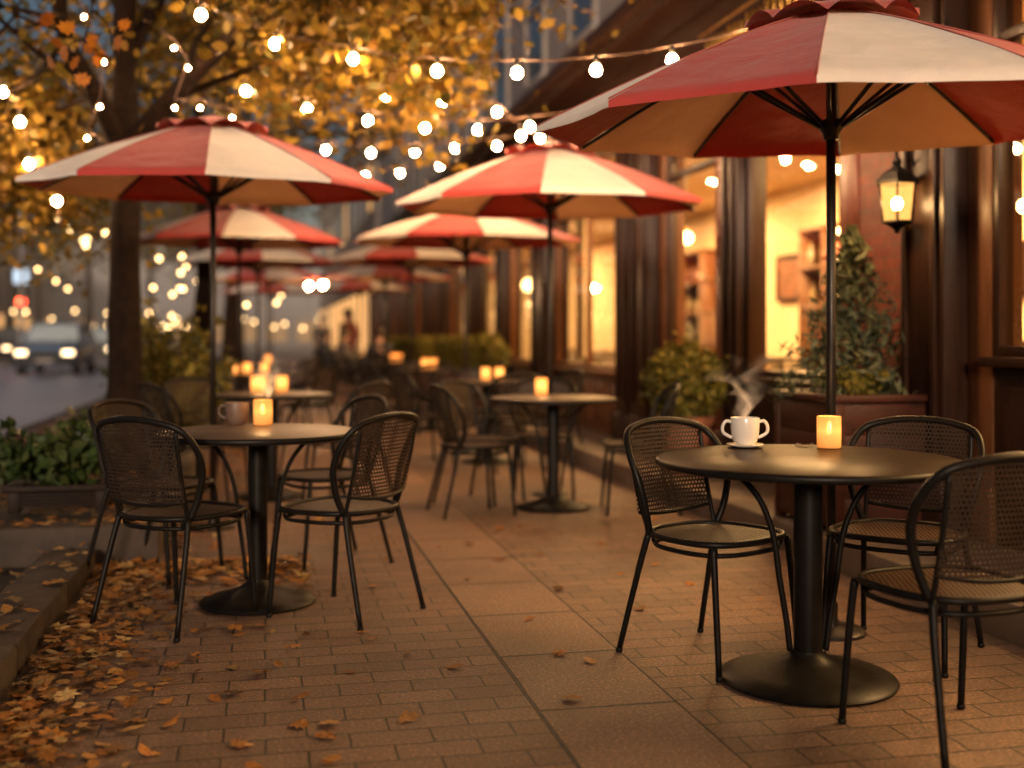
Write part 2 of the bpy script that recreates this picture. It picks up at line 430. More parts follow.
def mat_jar(name, k):  # flame's glow painted into the jar as emission, strongest around mid height
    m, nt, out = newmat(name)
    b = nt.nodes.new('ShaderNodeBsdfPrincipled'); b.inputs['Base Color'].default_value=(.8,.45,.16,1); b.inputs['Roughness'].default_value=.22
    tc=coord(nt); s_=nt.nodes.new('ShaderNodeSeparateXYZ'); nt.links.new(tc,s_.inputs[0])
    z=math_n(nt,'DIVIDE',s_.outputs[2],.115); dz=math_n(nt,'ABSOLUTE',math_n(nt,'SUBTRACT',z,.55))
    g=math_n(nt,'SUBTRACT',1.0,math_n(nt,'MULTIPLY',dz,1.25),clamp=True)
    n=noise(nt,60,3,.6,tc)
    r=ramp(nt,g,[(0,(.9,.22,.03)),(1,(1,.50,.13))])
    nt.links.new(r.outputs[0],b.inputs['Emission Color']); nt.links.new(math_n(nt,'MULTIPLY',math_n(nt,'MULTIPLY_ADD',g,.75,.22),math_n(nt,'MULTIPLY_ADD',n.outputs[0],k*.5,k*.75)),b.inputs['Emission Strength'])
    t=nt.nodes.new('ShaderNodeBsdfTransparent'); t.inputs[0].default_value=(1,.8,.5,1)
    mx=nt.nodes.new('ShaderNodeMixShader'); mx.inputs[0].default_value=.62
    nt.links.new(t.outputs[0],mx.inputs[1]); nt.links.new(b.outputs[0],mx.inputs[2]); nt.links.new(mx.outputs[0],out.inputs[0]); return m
M['candle']=mat_jar('glowing_jar_glass',1.0); M['candlefar']=mat_jar('far_glowing_jar_glass',1.7)
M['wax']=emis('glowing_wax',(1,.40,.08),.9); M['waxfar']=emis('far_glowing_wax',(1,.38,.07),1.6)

# ------------------------------------------------------------ world, sun, camera
SUN_EL, SUN_AZ = math.radians(12), math.radians(194)     # low, behind the camera and a little left: last warm light of the day
w = bpy.data.worlds.new("World"); scene.world = w; w.use_nodes = True
nt = w.node_tree; bg = nt.nodes['Background']
sky = nt.nodes.new('ShaderNodeTexSky'); sky.sky_type = 'NISHITA'; sky.sun_disc = False
sky.sun_elevation = SUN_EL; sky.sun_rotation = SUN_AZ
sky.air_density = 1.0; sky.dust_density = 2.5; sky.ozone_density = 1.2
nt.links.new(sky.outputs[0], bg.inputs[0]); bg.inputs[1].default_value = .042
sl = bpy.data.lights.new('sun', 'SUN'); sl.energy = 2.7; sl.angle = math.radians(9); sl.color = (1,.74,.54)
so = bpy.data.objects.new('sun', sl); link(so)
sd = Vector((math.sin(SUN_AZ)*math.cos(SUN_EL), math.cos(SUN_AZ)*math.cos(SUN_EL), math.sin(SUN_EL)))
so.rotation_euler = sd.to_track_quat('Z','Y').to_euler(); so.location = (0,0,30)

cd = bpy.data.cameras.new('camera'); cam = bpy.data.objects.new('camera', cd); link(cam)
cd.sensor_width = 36; cd.lens = 36*FPX/1024; cd.clip_end = 2000; cd.clip_start = .05
cam.location = (0,0,H); cam.rotation_euler = (PI/2, 0, -A)
cd.shift_y = -(384-HY)/1024
cd.dof.use_dof = True; cd.dof.focus_distance = 3.9; cd.dof.aperture_fstop = 1.08
cd.dof.aperture_blades = 0
scene.camera = cam
def point(name, loc, energy, col=(1,.62,.28), r=.05):
    l = bpy.data.lights.new(name, 'POINT'); l.energy = energy; l.color = col; l.shadow_soft_size = r
    o = bpy.data.objects.new(name, l); o.location = loc; link(o); return o

# ------------------------------------------------------------ the setting: ground
def sheet(name, x0, x1, y0, y1, z, m, nx=1, ny=1):
    bm = BM(); 
    vs = [[bm.verts.new((x0+(x1-x0)*i/nx, y0+(y1-y0)*j/ny, z)) for i in range(nx+1)] for j in range(ny+1)]
    for j in range(ny):
        for i in range(nx): bm.faces.new((vs[j][i],vs[j][i+1],vs[j+1][i+1],vs[j+1][i]))
    return tag(obj(name, bm, m, smooth=False), kind='structure')
RX0, RX1 = -15.5, -3.0
sheet('ground', -600, 600, -300, 900, -.17, M['ground'])
sheet('road', RX0, RX1, -30, 260, -.15, M['asphalt'])
bm = BM()
for k in range(40): 
    y = -20+k*6; v=[bm.verts.new(p) for p in ((-9.32,y,-.146),(-9.20,y,-.146),(-9.20,y+2.6,-.146),(-9.32,y+2.6,-.146))]; bm.faces.new(v)
tag(obj('road_marking', bm, pbr('worn_road_paint',(.5,.5,.48),(.3,.3,.29),.7,0,8), smooth=False), kind='structure')
# terrace paving: brick, a strip of long slabs, brick
sheet('paving', RX1+.2, .815, -3, 70, 0, M['pave'])
sheet('paving_strip', .815, 1.26, -3, 70, 0, M['slab'])
sheet('paving', 1.26, 2.9, -3, 70, 0, M['paveR'])
bm = BM(); box(bm, .809,.819,-3,12,-.02,.0015); box(bm, 1.2575,1.2625,-3,12,-.02,.0012)
tag(obj('paving_joint', bm, M['black'], smooth=False), kind='structure')
bm = BM(); 
for k in range(74): box(bm, RX1,RX1+.198,-3+k*1.0,-3+k*1.0+.99,-.3,.004,.012)
tag(obj('road_kerb', bm, M['stone'], angle=40), kind='structure')
bm = BM(); box(bm, -30, RX0, -30, 260, -.3, -.02)
tag(obj('far_pavement', bm, M['farpave'], smooth=False), kind='structure')
# stone plinth in front of the cafe
bm = BM()
yy = -3
while yy < 70:
    l = 1.2; box(bm, 2.72, 3.44, yy, yy+l-.006, -.05, .15, .014); yy += l
tag(obj('cafe_step', bm, M['granite'], angle=40), kind='structure')

# left kerb with its worn stones (runs along the leaf bed)
bm = BM()
yy = .4
for l in (.95,.9,1.0,.85,1.0,.80):
    jx = random.uniform(-.012,.012)
    box(bm, -1.04+jx, -.80+jx, yy, yy+l-.012, -.05, .115+random.uniform(-.008,.008), .018); yy += l
kb = obj('bed_kerb', bm, M['stone'], angle=40)
tag(kb, 'low worn stone kerb running along the leaf strewn bed in the left foreground', 'kerb')
sheet('soil', RX1+.2, -1.04, -3, 5.98, .012, M['earth'])

def tree_bed(x0, x1, y0, y1, label):
    bm = BM(); t = .22
    for (a,b,c,d) in ((x0,x1,y0,y0+t),(x0,x1,y1-t,y1)):
        n = max(1,int((b-a)/.9)); 
        for i in range(n): box(bm, a+(b-a)*i/n+.003, a+(b-a)*(i+1)/n-.003, c, d, -.05, .20, .016)
    for (a,b) in ((x0,x0+t),(x1-t,x1)):
        n = max(1,int((y1-y0-2*t)/.9))
        for i in range(n): box(bm, a, b, y0+t+(y1-y0-2*t)*i/n+.003, y0+t+(y1-y0-2*t)*(i+1)/n-.003, -.05, .197, .016)
    e = empty('tree_bed', ((x0+x1)/2,(y0+y1)/2,0), 0, label, 'planting bed', 'raised tree beds with stone edging')
    o = obj('stone_edging', bm, M['stone'], e, angle=40); o.location = (-(x0+x1)/2,-(y0+y1)/2,0)
    bm = BM(); box(bm, x0+t, x1-t, y0+t, y1-t, 0, .155)
    o = obj('soil', bm, M['earth'], e, smooth=False); o.location = (-(x0+x1)/2,-(y0+y1)/2,0)
tree_bed(-2.4, -.52, 5.98, 10.6, 'stone edged raised bed nearest the camera with the big tree in it')
tree_bed(-2.4, -.7, 14.2, 18.6, 'stone edged raised bed around the second tree down the street')

# ------------------------------------------------------------ leaves
def leaf_mesh_arrays(P, S, outline, bend=.25, flat=0.0):
    """many leaves: P (n,3) positions, S (n,) sizes, outline (k,2); each leaf its own island"""
    n = len(P); k = len(outline)
    o = np.array(outline, float)
    ax = rng.normal(size=(n,3)); 
    if flat > 0: ax[:,2] *= (1-flat)
    ax /= np.linalg.norm(ax,axis=1,keepdims=True)
    t = rng.normal(size=(n,3)); 
    if flat > 0: t[:,2] *= (1-flat)
    t -= ax*(t*ax).sum(1,keepdims=True); t /= np.linalg.norm(t,axis=1,keepdims=True)
    nn = np.cross(ax,t)
    c = rng.uniform(-bend,bend*1.6,size=(n,1))
    X = o[None,:,0]*S[:,None]; Y = o[None,:,1]*S[:,None]
    Z = c*((o[None,:,0])**2 + .5*(o[None,:,1])**2)*S[:,None]
    V = P[:,None,:] + X[:,:,None]*ax[:,None,:] + Y[:,:,None]*t[:,None,:] + Z[:,:,None]*nn[:,None,:]
    return V.reshape(-1,3), k
def leaf_obj(name, P, S, outline, m, parent=None, bend=.25, flat=0.0):
    P = np.asarray(P,float); S = np.asarray(S,float)
    V, k = leaf_mesh_arrays(P, S, outline, bend, flat); n = len(P)
    me = bpy.data.meshes.new(name)
    me.vertices.add(n*k); me.vertices.foreach_set('co', V.astype(np.float32).ravel())
    me.loops.add(n*k); me.loops.foreach_set('vertex_index', np.arange(n*k,dtype=np.int32))
    me.polygons.add(n); me.polygons.foreach_set('loop_start', np.arange(0,n*k,k,dtype=np.int32))
    me.update(calc_edges=True); me.materials.append(m)
    return link(bpy.data.objects.new(name, me), parent)
OVATE = [(-.5,0),(-.25,.26),(.1,.3),(.5,0),(.1,-.3),(-.25,-.26)]
MAPLE = [(-.5,0),(-.38,.22),(-.42,.42),(-.15,.3),(0,.52),(.12,.26),(.36,.3),(.3,.12),(.56,0),(.3,-.12),(.36,-.3),(.12,-.26),(0,-.52),(-.15,-.3),(-.42,-.42),(-.38,-.22)]
NEEDLE= [(-.5,0),(0,.12),(.5,0),(0,-.12)]

def branch_path(p0, d, length, n=7, wob=.25, up=.1):
    pts = [Vector(p0)]; d = Vector(d).normalized()
    for i in range(n):
        d = (d + Vector((random.gauss(0,wob),random.gauss(0,wob),random.gauss(0,wob)+up))*.35).normalized()
        pts.append(pts[-1] + d*length/n)
    return pts
def make_tree(name, base, trunk_pts, r0, limbs, crown_mat, nleaf, leaf_s, label, group, spread=.42, sub=4, outline=OVATE, extra=None, keep=None):
    e = empty(name, base, 0, label, 'tree', group); B = Vector(base)
    bm = BM()
    tp = smoothpath([Vector(p)-B for p in trunk_pts], 5)
    rad = [r0*(1.25 if i==0 else 1)*(1-.72*i/(len(tp)-1)) for i in range(len(tp))]
    for i in range(min(4,len(tp))): rad[i] = r0*(1+.5*(1-i/4)**2)
    seg = 14
    tube(bm, tp, rad, seg)
    for v in bm.verts:
        q = mnoise.noise(Vector((v.co.x*9,v.co.y*9,v.co.z*2.2)))
        v.co += Vector((v.co.x-tp[0].x, v.co.y-tp[0].y, 0))*q*.16
    obj('trunk', bm, M['bark'], e)
    P = []; 
    for (start, d, ln, r) in limbs:
        bm = BM()
        pts = start if isinstance(start, list) else branch_path(start, d, ln)
        pts = [Vector(p)-B for p in pts]; pts = smoothpath(pts, 3)
        tube(bm, pts, [r, r*.25], 8)
        for s in range(sub):
            i = random.randrange(len(pts)//3, len(pts)-1)
            dd = (pts[i]-pts[i-1]).normalized() + Vector((random.gauss(0,.8),random.gauss(0,.8),random.gauss(.1,.5)))
            sp = branch_path(pts[i], dd, random.uniform(.6,1.3)*max(ln*.4,.6), 5, .35, 0)
            tube(bm, sp, [r*.4, r*.1], 5)
            for p in sp[1:]: P.append((p, 1.0))
            for q in range(3):
                j = random.randrange(1, len(sp)-1)
                tp2 = branch_path(sp[j], Vector((random.gauss(0,1),random.gauss(0,1),random.gauss(-.1,.6))), random.uniform(.3,.7), 3, .4, -.1)
                tube(bm, tp2, [r*.16, r*.06], 4)
                for p in tp2: P.append((p, .8))
        for p in pts[len(pts)//2:]: P.append((p, .9))
        obj('limb', bm, M['bark'], e)
    pts = np.array([tuple(p) for p, _ in P]); n = nleaf
    idx = rng.integers(0, len(pts), n)
    cl = rng.normal(size=(n,3))*spread*rng.uniform(.35,1,size=(n,1))
    Q = pts[idx] + cl*np.array([1,1,.8])
    if extra is not None: Q = np.vstack([Q, extra - np.array(tuple(B))])
    if keep is not None: Q = Q[keep(Q + np.array(tuple(B)))]
    S = rng.uniform(.65,1.25,len(Q))*leaf_s
    leaf_obj('crown', Q, S, outline, crown_mat, e, flat=.25)
    return e

# main tree: the crown is thin on the terrace side of the trunk, where the limbs fork
def thin_front(Q):
    c = np.array([tb.x, tb.y]); f = np.array([SA, CA]); r = np.array([CA, -SA])
    rel = Q[:,:2]-c
    dep = rel@f; lat = rel@r
    near = (dep < .15) & (Q[:,2] < 4.6) & (lat > -1.15) & (lat < 1.0)
    pole = W(213, HY, 6.8)
    under = (np.hypot(Q[:,0]-pole.x, Q[:,1]-pole.y) < 1.3) & (Q[:,2] < 2.6)
    over_roof = (lat > 2.7) & (rng.random(len(Q)) < .9)
    return ~((near & (rng.random(len(Q)) < .93)) | under | over_roof)
tb = W(125, 494, 8.3); tb.z = .12
def WZ(px,py,d): return W(px,py,d)
limbs = []
for lst, r in (
    ([WZ(122,150,8.3),WZ(96,95,8.1),WZ(66,40,7.9),WZ(50,-40,7.8),WZ(20,-120,7.7)], .088),
    ([WZ(132,145,8.3),WZ(170,100,8.0),WZ(228,40,7.7),WZ(300,-20,7.4),WZ(380,-70,7.2)], .085),
    ([WZ(128,60,8.3),WZ(180,-30,8.8),WZ(280,-110,9.2),WZ(420,-160,9.3)], .06),
    ([WZ(126,20,8.3),WZ(80,-80,8.6),WZ(-20,-150,8.8),WZ(-160,-200,9)], .06),
    ([WZ(126,-40,8.3),WZ(160,-160,7.6),WZ(230,-260,7.0),WZ(300,-330,6.7)], .05),
    ([WZ(170,100,8.0),WZ(250,70,8.3),WZ(340,45,8.6),WZ(430,25,8.9),WZ(500,5,9.1)], .03),
    ([WZ(228,40,7.7),WZ(290,50,8.4),WZ(360,60,9.1),WZ(420,70,9.6)], .024),
    ([WZ(66,40,7.9),WZ(30,80,8.2),WZ(-20,110,8.6),WZ(-60,150,9)], .03),
    ([WZ(96,95,8.1),WZ(60,110,8.8),WZ(20,140,9.4),WZ(-10,175,9.8)], .026),
    ([WZ(60,20,7.9),WZ(20,10,7.0),WZ(-30,0,6.4)], .026),
    ([WZ(125,-60,8.3),WZ(60,-180,7.4),WZ(0,-260,6.6)], .045),
    ([WZ(128,-80,8.3),WZ(190,-200,9.4),WZ(260,-330,10.2)], .045),
    ([WZ(300,-20,7.4),WZ(380,-10,7.3),WZ(450,-20,7.4),WZ(520,-40,7.6)], .02),
    ):
    limbs.append((lst, None, 2.2, r))
make_tree('autumn_tree', tb, [tb, WZ(124,420,8.3), WZ(125,300,8.3), WZ(126,160,8.3), WZ(124,40,8.3), WZ(128,-80,8.3), WZ(122,-220,8.3), WZ(130,-380,8.3)],
.142, limbs, M['leafgold'], 42000, .092, 'large golden leaved tree with dark forked trunk behind the left parasol', 'street trees in autumn leaf', .40, 5, keep=thin_front)

# twig of sharp big leaves hanging nearer
e = empty('autumn_twig', W(88,-40,6.0), 0, 'low hanging twig of large orange leaves in front of the left tree trunk', 'twig')
bm = BM(); B = W(88,-40,6.0)
tw = [[(88,-40),(92,10),(84,40),(80,74)],[(92,10),(108,25),(112,48)],[(84,40),(98,52),(104,62)],[(84,40),(70,44),(64,56)]]
P=[]; 
for l in tw:
    pp = smoothpath([W(a,b,6.0)-B for a,b in l],4); tube(bm, pp, [.006,.002], 5)
obj('stem', bm, M['bark'], e)
for (a,b) in ((112,30),(118,42),(98,60),(104,55),(84,50),(62,52),(78,64),(84,78),(108,68),(94,38),(50,62),(70,30),(60,40),(45,20),(125,25)):
    P.append(tuple(W(a+random.uniform(-3,3),b+random.uniform(-3,3),6.0+random.uniform(-.15,.15))-B))
orange = mat_leaf('orange_leaves', [(.45,.14,.015),(.55,.22,.02),(.38,.12,.012)], .5)
leaf_obj('leaf_spray', P, [random.uniform(.08,.115) for _ in P], MAPLE, orange, e, .3)

# trees further down the street and across it
def far_tree(px, d, trunk_r, h, cw, mat, label, nleaf=3500, ls=.17, group='street trees in autumn leaf', fork=.42):
    p = W(px, HY, d); b = Vector((p.x, p.y, .12))
    tp = [b, b+Vector((.05,.03,h*.3)), b+Vector((-.03,0,h*.6)), b+Vector((0,.05,h*.92))]
    lb = []
    for k in range(9):
        a = k*2.4; z = h*(fork + .06*k)
        lb.append((b+Vector((0,0,min(z,h*.88))), (math.cos(a),math.sin(a),.45), cw*random.uniform(.7,1.05), trunk_r*.4))
    make_tree('street_tree', b, tp, trunk_r, lb, mat, nleaf, ls, label, group, cw*.2, 3)
far_tree(201, 16.0, .15, 7.5, 2.6, M['leafgold'], 'second street tree down the terrace, trunk beside the left row of parasols', 6500, .12, fork=.45)
far_tree(228, 27.0, .16, 8, 2.8, M['leafgreen'], 'third street tree on the terrace side, greener and smaller in view', 3500, .16)
far_tree(238, 40.0, .17, 8, 3.0, M['leafgold'], 'fourth street tree on the terrace side near the far end of the parasols', 2500, .2)
far_tree(38, 64, .17, 9, 3.8, M['leafgreen'], 'dark leaning tree across the road behind the blue car', 5500, .2, 'trees across the road')
far_tree(-30, 30, .17, 8, 3.6, M['leafgreen'], 'tree across the road at the left edge of the view', 4000, .2, 'trees across the road')
far_tree(88, 58, .2, 11, 5, M['leafolive'], 'tall olive green tree across the road above the traffic', 4500, .3, 'trees across the road')
far_tree(150, 62, .2, 11, 5, M['leafgreen'], 'broad tree at the end of the street, left of the second trunk', 4500, .3, 'trees across the road')
far_tree(205, 75, .2, 12, 5.5, M['leafolive'], 'distant tree closing the street between the parasol poles', 4500, .34, 'trees across the road')
far_tree(10, 70, .2, 13, 6, M['leafolive'], 'far tree behind the street lamp at the left', 4500, .34, 'trees across the road')

# shrubs
def shrub(name, base, r, h, n, ls, m, label, cat='shrub', group=None, shape='ball', outline=OVATE, pot=None, stems=True):
    e = empty(name, base, random.uniform(0,6), label, cat, group)
    P=[]
    if shape == 'ball':
        for _ in range(n):
            v = rng.normal(size=3); v/=np.linalg.norm(v); rr = rng.uniform(.55,1)**.5
            k = 1+.30*mnoise.noise(Vector(v)*3.1+Vector(base))+(.25 if rng.random()<.04 else 0)
            P.append((v[0]*r*rr*k, v[1]*r*rr*k, h+v[2]*r*rr*k))
    elif shape == 'cone':
        for _ in range(n):
            t = rng.uniform(0,1)**1.35
            a = rng.uniform(0,2*PI); lobe = .72+.36*math.sin(a*5+t*19)+.25*mnoise.noise(Vector((math.cos(a)*2,math.sin(a)*2,t*9)))
            rr = r*(1-t)**.8*lobe*rng.uniform(.25,1)**.45
            P.append((rr*math.cos(a), rr*math.sin(a), h*(t)+rng.normal()*.012 + .1*rr))
    else:
        ns = max(12, n//45); st = []
        for _ in range(ns):
            a = rng.uniform(0,2*PI); le = rng.uniform(.2,1)**.6
            tip = Vector((math.cos(a)*r*le, math.sin(a)*r*le, h*rng.uniform(.55,1)*(1-.35*le)))
            st.append(tip)
        for _ in range(n):
            tip = st[rng.integers(ns)]; t = rng.uniform(.35,1.05)
            P.append((tip.x*t+rng.normal()*.03, tip.y*t+rng.normal()*.03, tip.z*t+rng.normal()*.03))
        bm = BM()
        for tip in st[:40]: tube(bm, [Vector((tip.x*.15,tip.y*.15,0)), tip*.55+Vector((0,0,.04)), tip], [.006,.003], 4)
        obj('stem', bm, M['bark'], e)
    if shape != 'stems':
        bm = BM(); tube(bm, [(0,0,0),(0,.01,h*.6),(0,0,h*.9)], [.02,.008], 6)
        if shape=='cone':
            for k in range(26):
                a=k*2.4; z=h*(.08+.8*k/26); rr=r*(1-z/h)**.8*.8
                tube(bm, [(0,0,z),(rr*math.cos(a),rr*math.sin(a),z+.25*rr)], [.006,.002], 4)
        obj('stem', bm, M['bark'], e)
    leaf_obj('foliage', P, rng.uniform(.6,1.3,len(P))*ls, outline, m, e, .3)
    return e
def pot(name, base, r, h, m, label, group=None):
    e = empty(name, base, 0, label, 'plant pot', group)
    bm = BM(); lathe(bm, [(0,0),(r*.72,0),(r*.78,.02),(r*.95,h*.86),(r*1.05,h*.87),(r*1.07,h),(r*.95,h),(r*.92,h*.93)], seg=28)
    obj('pot_body', bm, m, e, angle=35)
    bm = BM(); lathe(bm, [(0,h*.93),(r*.93,h*.93)], seg=28); obj('soil', bm, M['earth'], e)
    return e
def planter_box(base, wx, wy, h, label, rz=0, m=None, group=None):
    m = m or M['mahog']
    e = empty('planter_box', base, rz, label, 'planter', group)
    bm = BM(); t=.025; n=4
    for i in range(n):
        z0=.03+(h-.07)*i/n; z1=.03+(h-.07)*(i+1)/n-.004
        box(bm,-wx/2,wx/2,-wy/2,-wy/2+t,z0,z1,.004); box(bm,-wx/2,wx/2,wy/2-t,wy/2,z0,z1,.004)
        box(bm,-wx/2,-wx/2+t,-wy/2+t+.002,wy/2-t-.002,z0,z1,.004); box(bm,wx/2-t,wx/2,-wy/2+t+.002,wy/2-t-.002,z0,z1,.004)
    obj('side_board', bm, m, e, angle=35)
    for sx in (-1,1):
        for sy in (-1,1): 
            bm = BM(); cx=sx*(wx/2+.004); cy=sy*(wy/2+.004); box(bm,min(cx,cx-sx*.06),max(cx,cx-sx*.06),min(cy,cy-sy*.06),max(cy,cy-sy*.06),0,h-.036,.005); obj('corner_post', bm, m, e, angle=35)
    bm = BM(); o=.03
    box(bm,-wx/2-o,wx/2+o,-wy/2-o,-wy/2+.05,h-.034,h,.006); box(bm,-wx/2-o,wx/2+o,wy/2-.05,wy/2+o,h-.034,h,.006)
    box(bm,-wx/2-o,-wx/2+.05,-wy/2+.052,wy/2-.052,h-.034,h-.001,.006); box(bm,wx/2-.05,wx/2+o,-wy/2+.052,wy/2-.052,h-.034,h-.001,.006)
    obj('top_rim', bm, m, e, angle=35)
    bm = BM(); box(bm,-wx/2+t+.003,wx/2-t-.003,-wy/2+t+.003,wy/2-t-.003,.04,h-.06); obj('soil', bm, M['earth'], e, smooth=False)
    return e
# tree bed planting
def atz(px, d, z): p = W(px, HY, d); return Vector((p.x,p.y,z))
darkwood = mat_wood('weathered_dark_wood', (.018,.010,.007), (.008,.005,.004), .6, (3,14,14), coat=0)
pb = atz(62, 6.30, .19)
planter_box(pb, .50, .26, .15, 'small dark wooden trough on the stone bed edge, holding a leafy green shrub', A*.0, darkwood)
shrub('leafy_shrub', pb+Vector((.02,0,.10)), .37, .52, 1100, .075, M['leafdark'], 'broad leaved dark green shrub growing in the dark trough at left', shape='stems')
shrub('leafy_shrub', atz(20, 7.1,.15), .34,.55, 600,.075, M['leafdark'], 'second dark green shrub behind the trough at the left edge', shape='stems')
shrub('bushy_shrub', atz(172, 9.3,.15), .48,1.5, 2600,.06, M['leafolive'], 'tall olive shrub right of the tree trunk behind the left parasol pole', shape='stems')
shrub('bushy_shrub', atz(150, 10.3,.15), .45,1.15, 1800,.06, M['leafdark'], 'darker bush close behind the tree trunk in the raised bed', shape='stems')
shrub('bushy_shrub', atz(112, 8.9,.15), .4,.55, 900,.06, M['leafdark'], 'low dark bush at the foot of the big tree', shape='stems')
shrub('bushy_shrub', atz(170, 15.6,.15), .7,1.5, 2200,.08, M['leafolive'], 'wide bush in the second raised bed', shape='stems')

# ------------------------------------------------------------ fallen leaves
def curled_leaves(name, pts, sizes, m, zs=None, parent=None):
    verts=[]; faces=[]
    for (x,y,z), s in zip(pts,sizes):
        out = MAPLE if random.random()<.55 else OVATE
        a = random.uniform(0,2*PI); ca,sa=math.cos(a),math.sin(a)
        tx,ty = random.gauss(0,.13),random.gauss(0,.13); cu=random.uniform(-.1,.26); cv=random.uniform(-.15,.25)
        asp=random.uniform(.7,1.05)
        base=len(verts); ring=[]
        zmin=0; loc=[]
        for (ox,oy) in [(0,0)]+list(out):
            jx=ox+random.gauss(0,.03); jy=(oy+random.gauss(0,.03))*asp
            zz=cu*jx*jx+cv*jy*jy+tx*jx+ty*jy+(random.gauss(0,.03) if (ox or oy) else 0)
            loc.append((jx*ca-jy*sa,jx*sa+jy*ca,zz)); zmin=min(zmin,zz)
        for (lx,ly,lz) in loc: verts.append((x+lx*s,y+ly*s,z+(lz-zmin)*s+.002))
        k=len(out)
        for i in range(k): faces.append((base,base+1+i,base+1+(i+1)%k))
    return mesh_obj(name, verts, faces, m, parent, smooth=False)
def in_bed(x,y): return (-2.4<x<-.52 and 5.98<y<10.6)
pts=[];sz=[]
n=0
while n<1750:
    y = random.uniform(1.9,6.0); t=random.random()
    if t<.50:   # drift against the kerb
        x=-.80+abs(random.gauss(0,.17))+.03; z=max(0,.05-(x+.8)*.12)*random.random()
    elif t<.70:
        x=-.80+random.expovariate(1/.33)+.03; z=random.random()*.006
    else:
        x=random.uniform(-2.7,-1.05); z=.012+random.random()*.03
    if x>.55: continue
    if x>-.3 and random.random()<.4: continue
    if x>-.8 and (y<2.8 or y>5.2) and random.random()<.2: continue
    pts.append((x,y,z)); sz.append(random.uniform(.028,.078)); n+=1
for _ in range(330):   # against the front of the raised bed and below the table
    x=random.uniform(-.8,.2); y=5.95-random.expovariate(1/.25)
    if y<4.2: continue
    pts.append((x,y,random.random()*.02)); sz.append(random.uniform(.05,.09))
for _ in range(70):
    pts.append((random.uniform(-1.03,-.82),random.uniform(2,5.9),.118)); sz.append(random.uniform(.04,.08))
for _ in range(500):
    x=random.uniform(-2.6,-.55); y=random.uniform(6.3,10.2); pts.append((x,y,.16)); sz.append(random.uniform(.05,.08))
for _ in range(60):
    pts.append((random.uniform(-2.3,-.55),random.uniform(6.0,6.18),.203)); sz.append(random.uniform(.05,.08))
for _ in range(420):   # beyond, along the left row
    x=-.5+random.expovariate(1/.35); y=random.uniform(6.2,16)
    pts.append((min(x,.7),y,0)); sz.append(random.uniform(.05,.08))
for _ in range(300):
    x=random.uniform(-2.75,-2.42); y=random.uniform(6,25); pts.append((x,y,.01)); sz.append(random.uniform(.06,.09))
tag(curled_leaves('leaf_litter', pts, sz, M['fallen']), 'drift of fallen orange and brown leaves along the kerb', 'leaf litter', kind='stuff')
# single leaves lying on open paving
singles=[(300,727),(326,738),(239,746),(350,673),(262,676),(133,723),(590,662),(455,668),(573,700),(196,660),(372,640),(408,655),(420,597),
 (470,545),(468,579),(540,555),(500,560),(560,590),(529,620),(482,520),(575,528),(655,566),(690,585),(620,575),(655,520),(520,527),(600,545),
 (440,548),(488,568),(385,560),(640,610),(500,530),(540,530),(585,515),(400,500),(430,480),(455,470),(700,560),(760,600),(735,612),(935,640),(300,700),(215,700),(560,655)]
labs=['dry leaf lying alone on the brick paving in the left foreground','dry yellow leaf on the open paving of the middle walkway','small leaf on the paving near the right hand table','small leaf far along the walkway between the table rows']
for (px,py) in singles:
    d=H*FPX/(py-HY); p=W(px,py,d)
    s=random.uniform(.045,.08) if py>640 else random.uniform(.04,.065)
    o=curled_leaves('fallen_leaf',[(0,0,0)],[s],M['fallen']); o.location=(p.x,p.y,0.001)
    k = 0 if (py>630 and px<450) else (2 if px>600 else (3 if py<540 else 1))
    tag(o, labs[k], 'leaf', 'single fallen leaves on the paving')

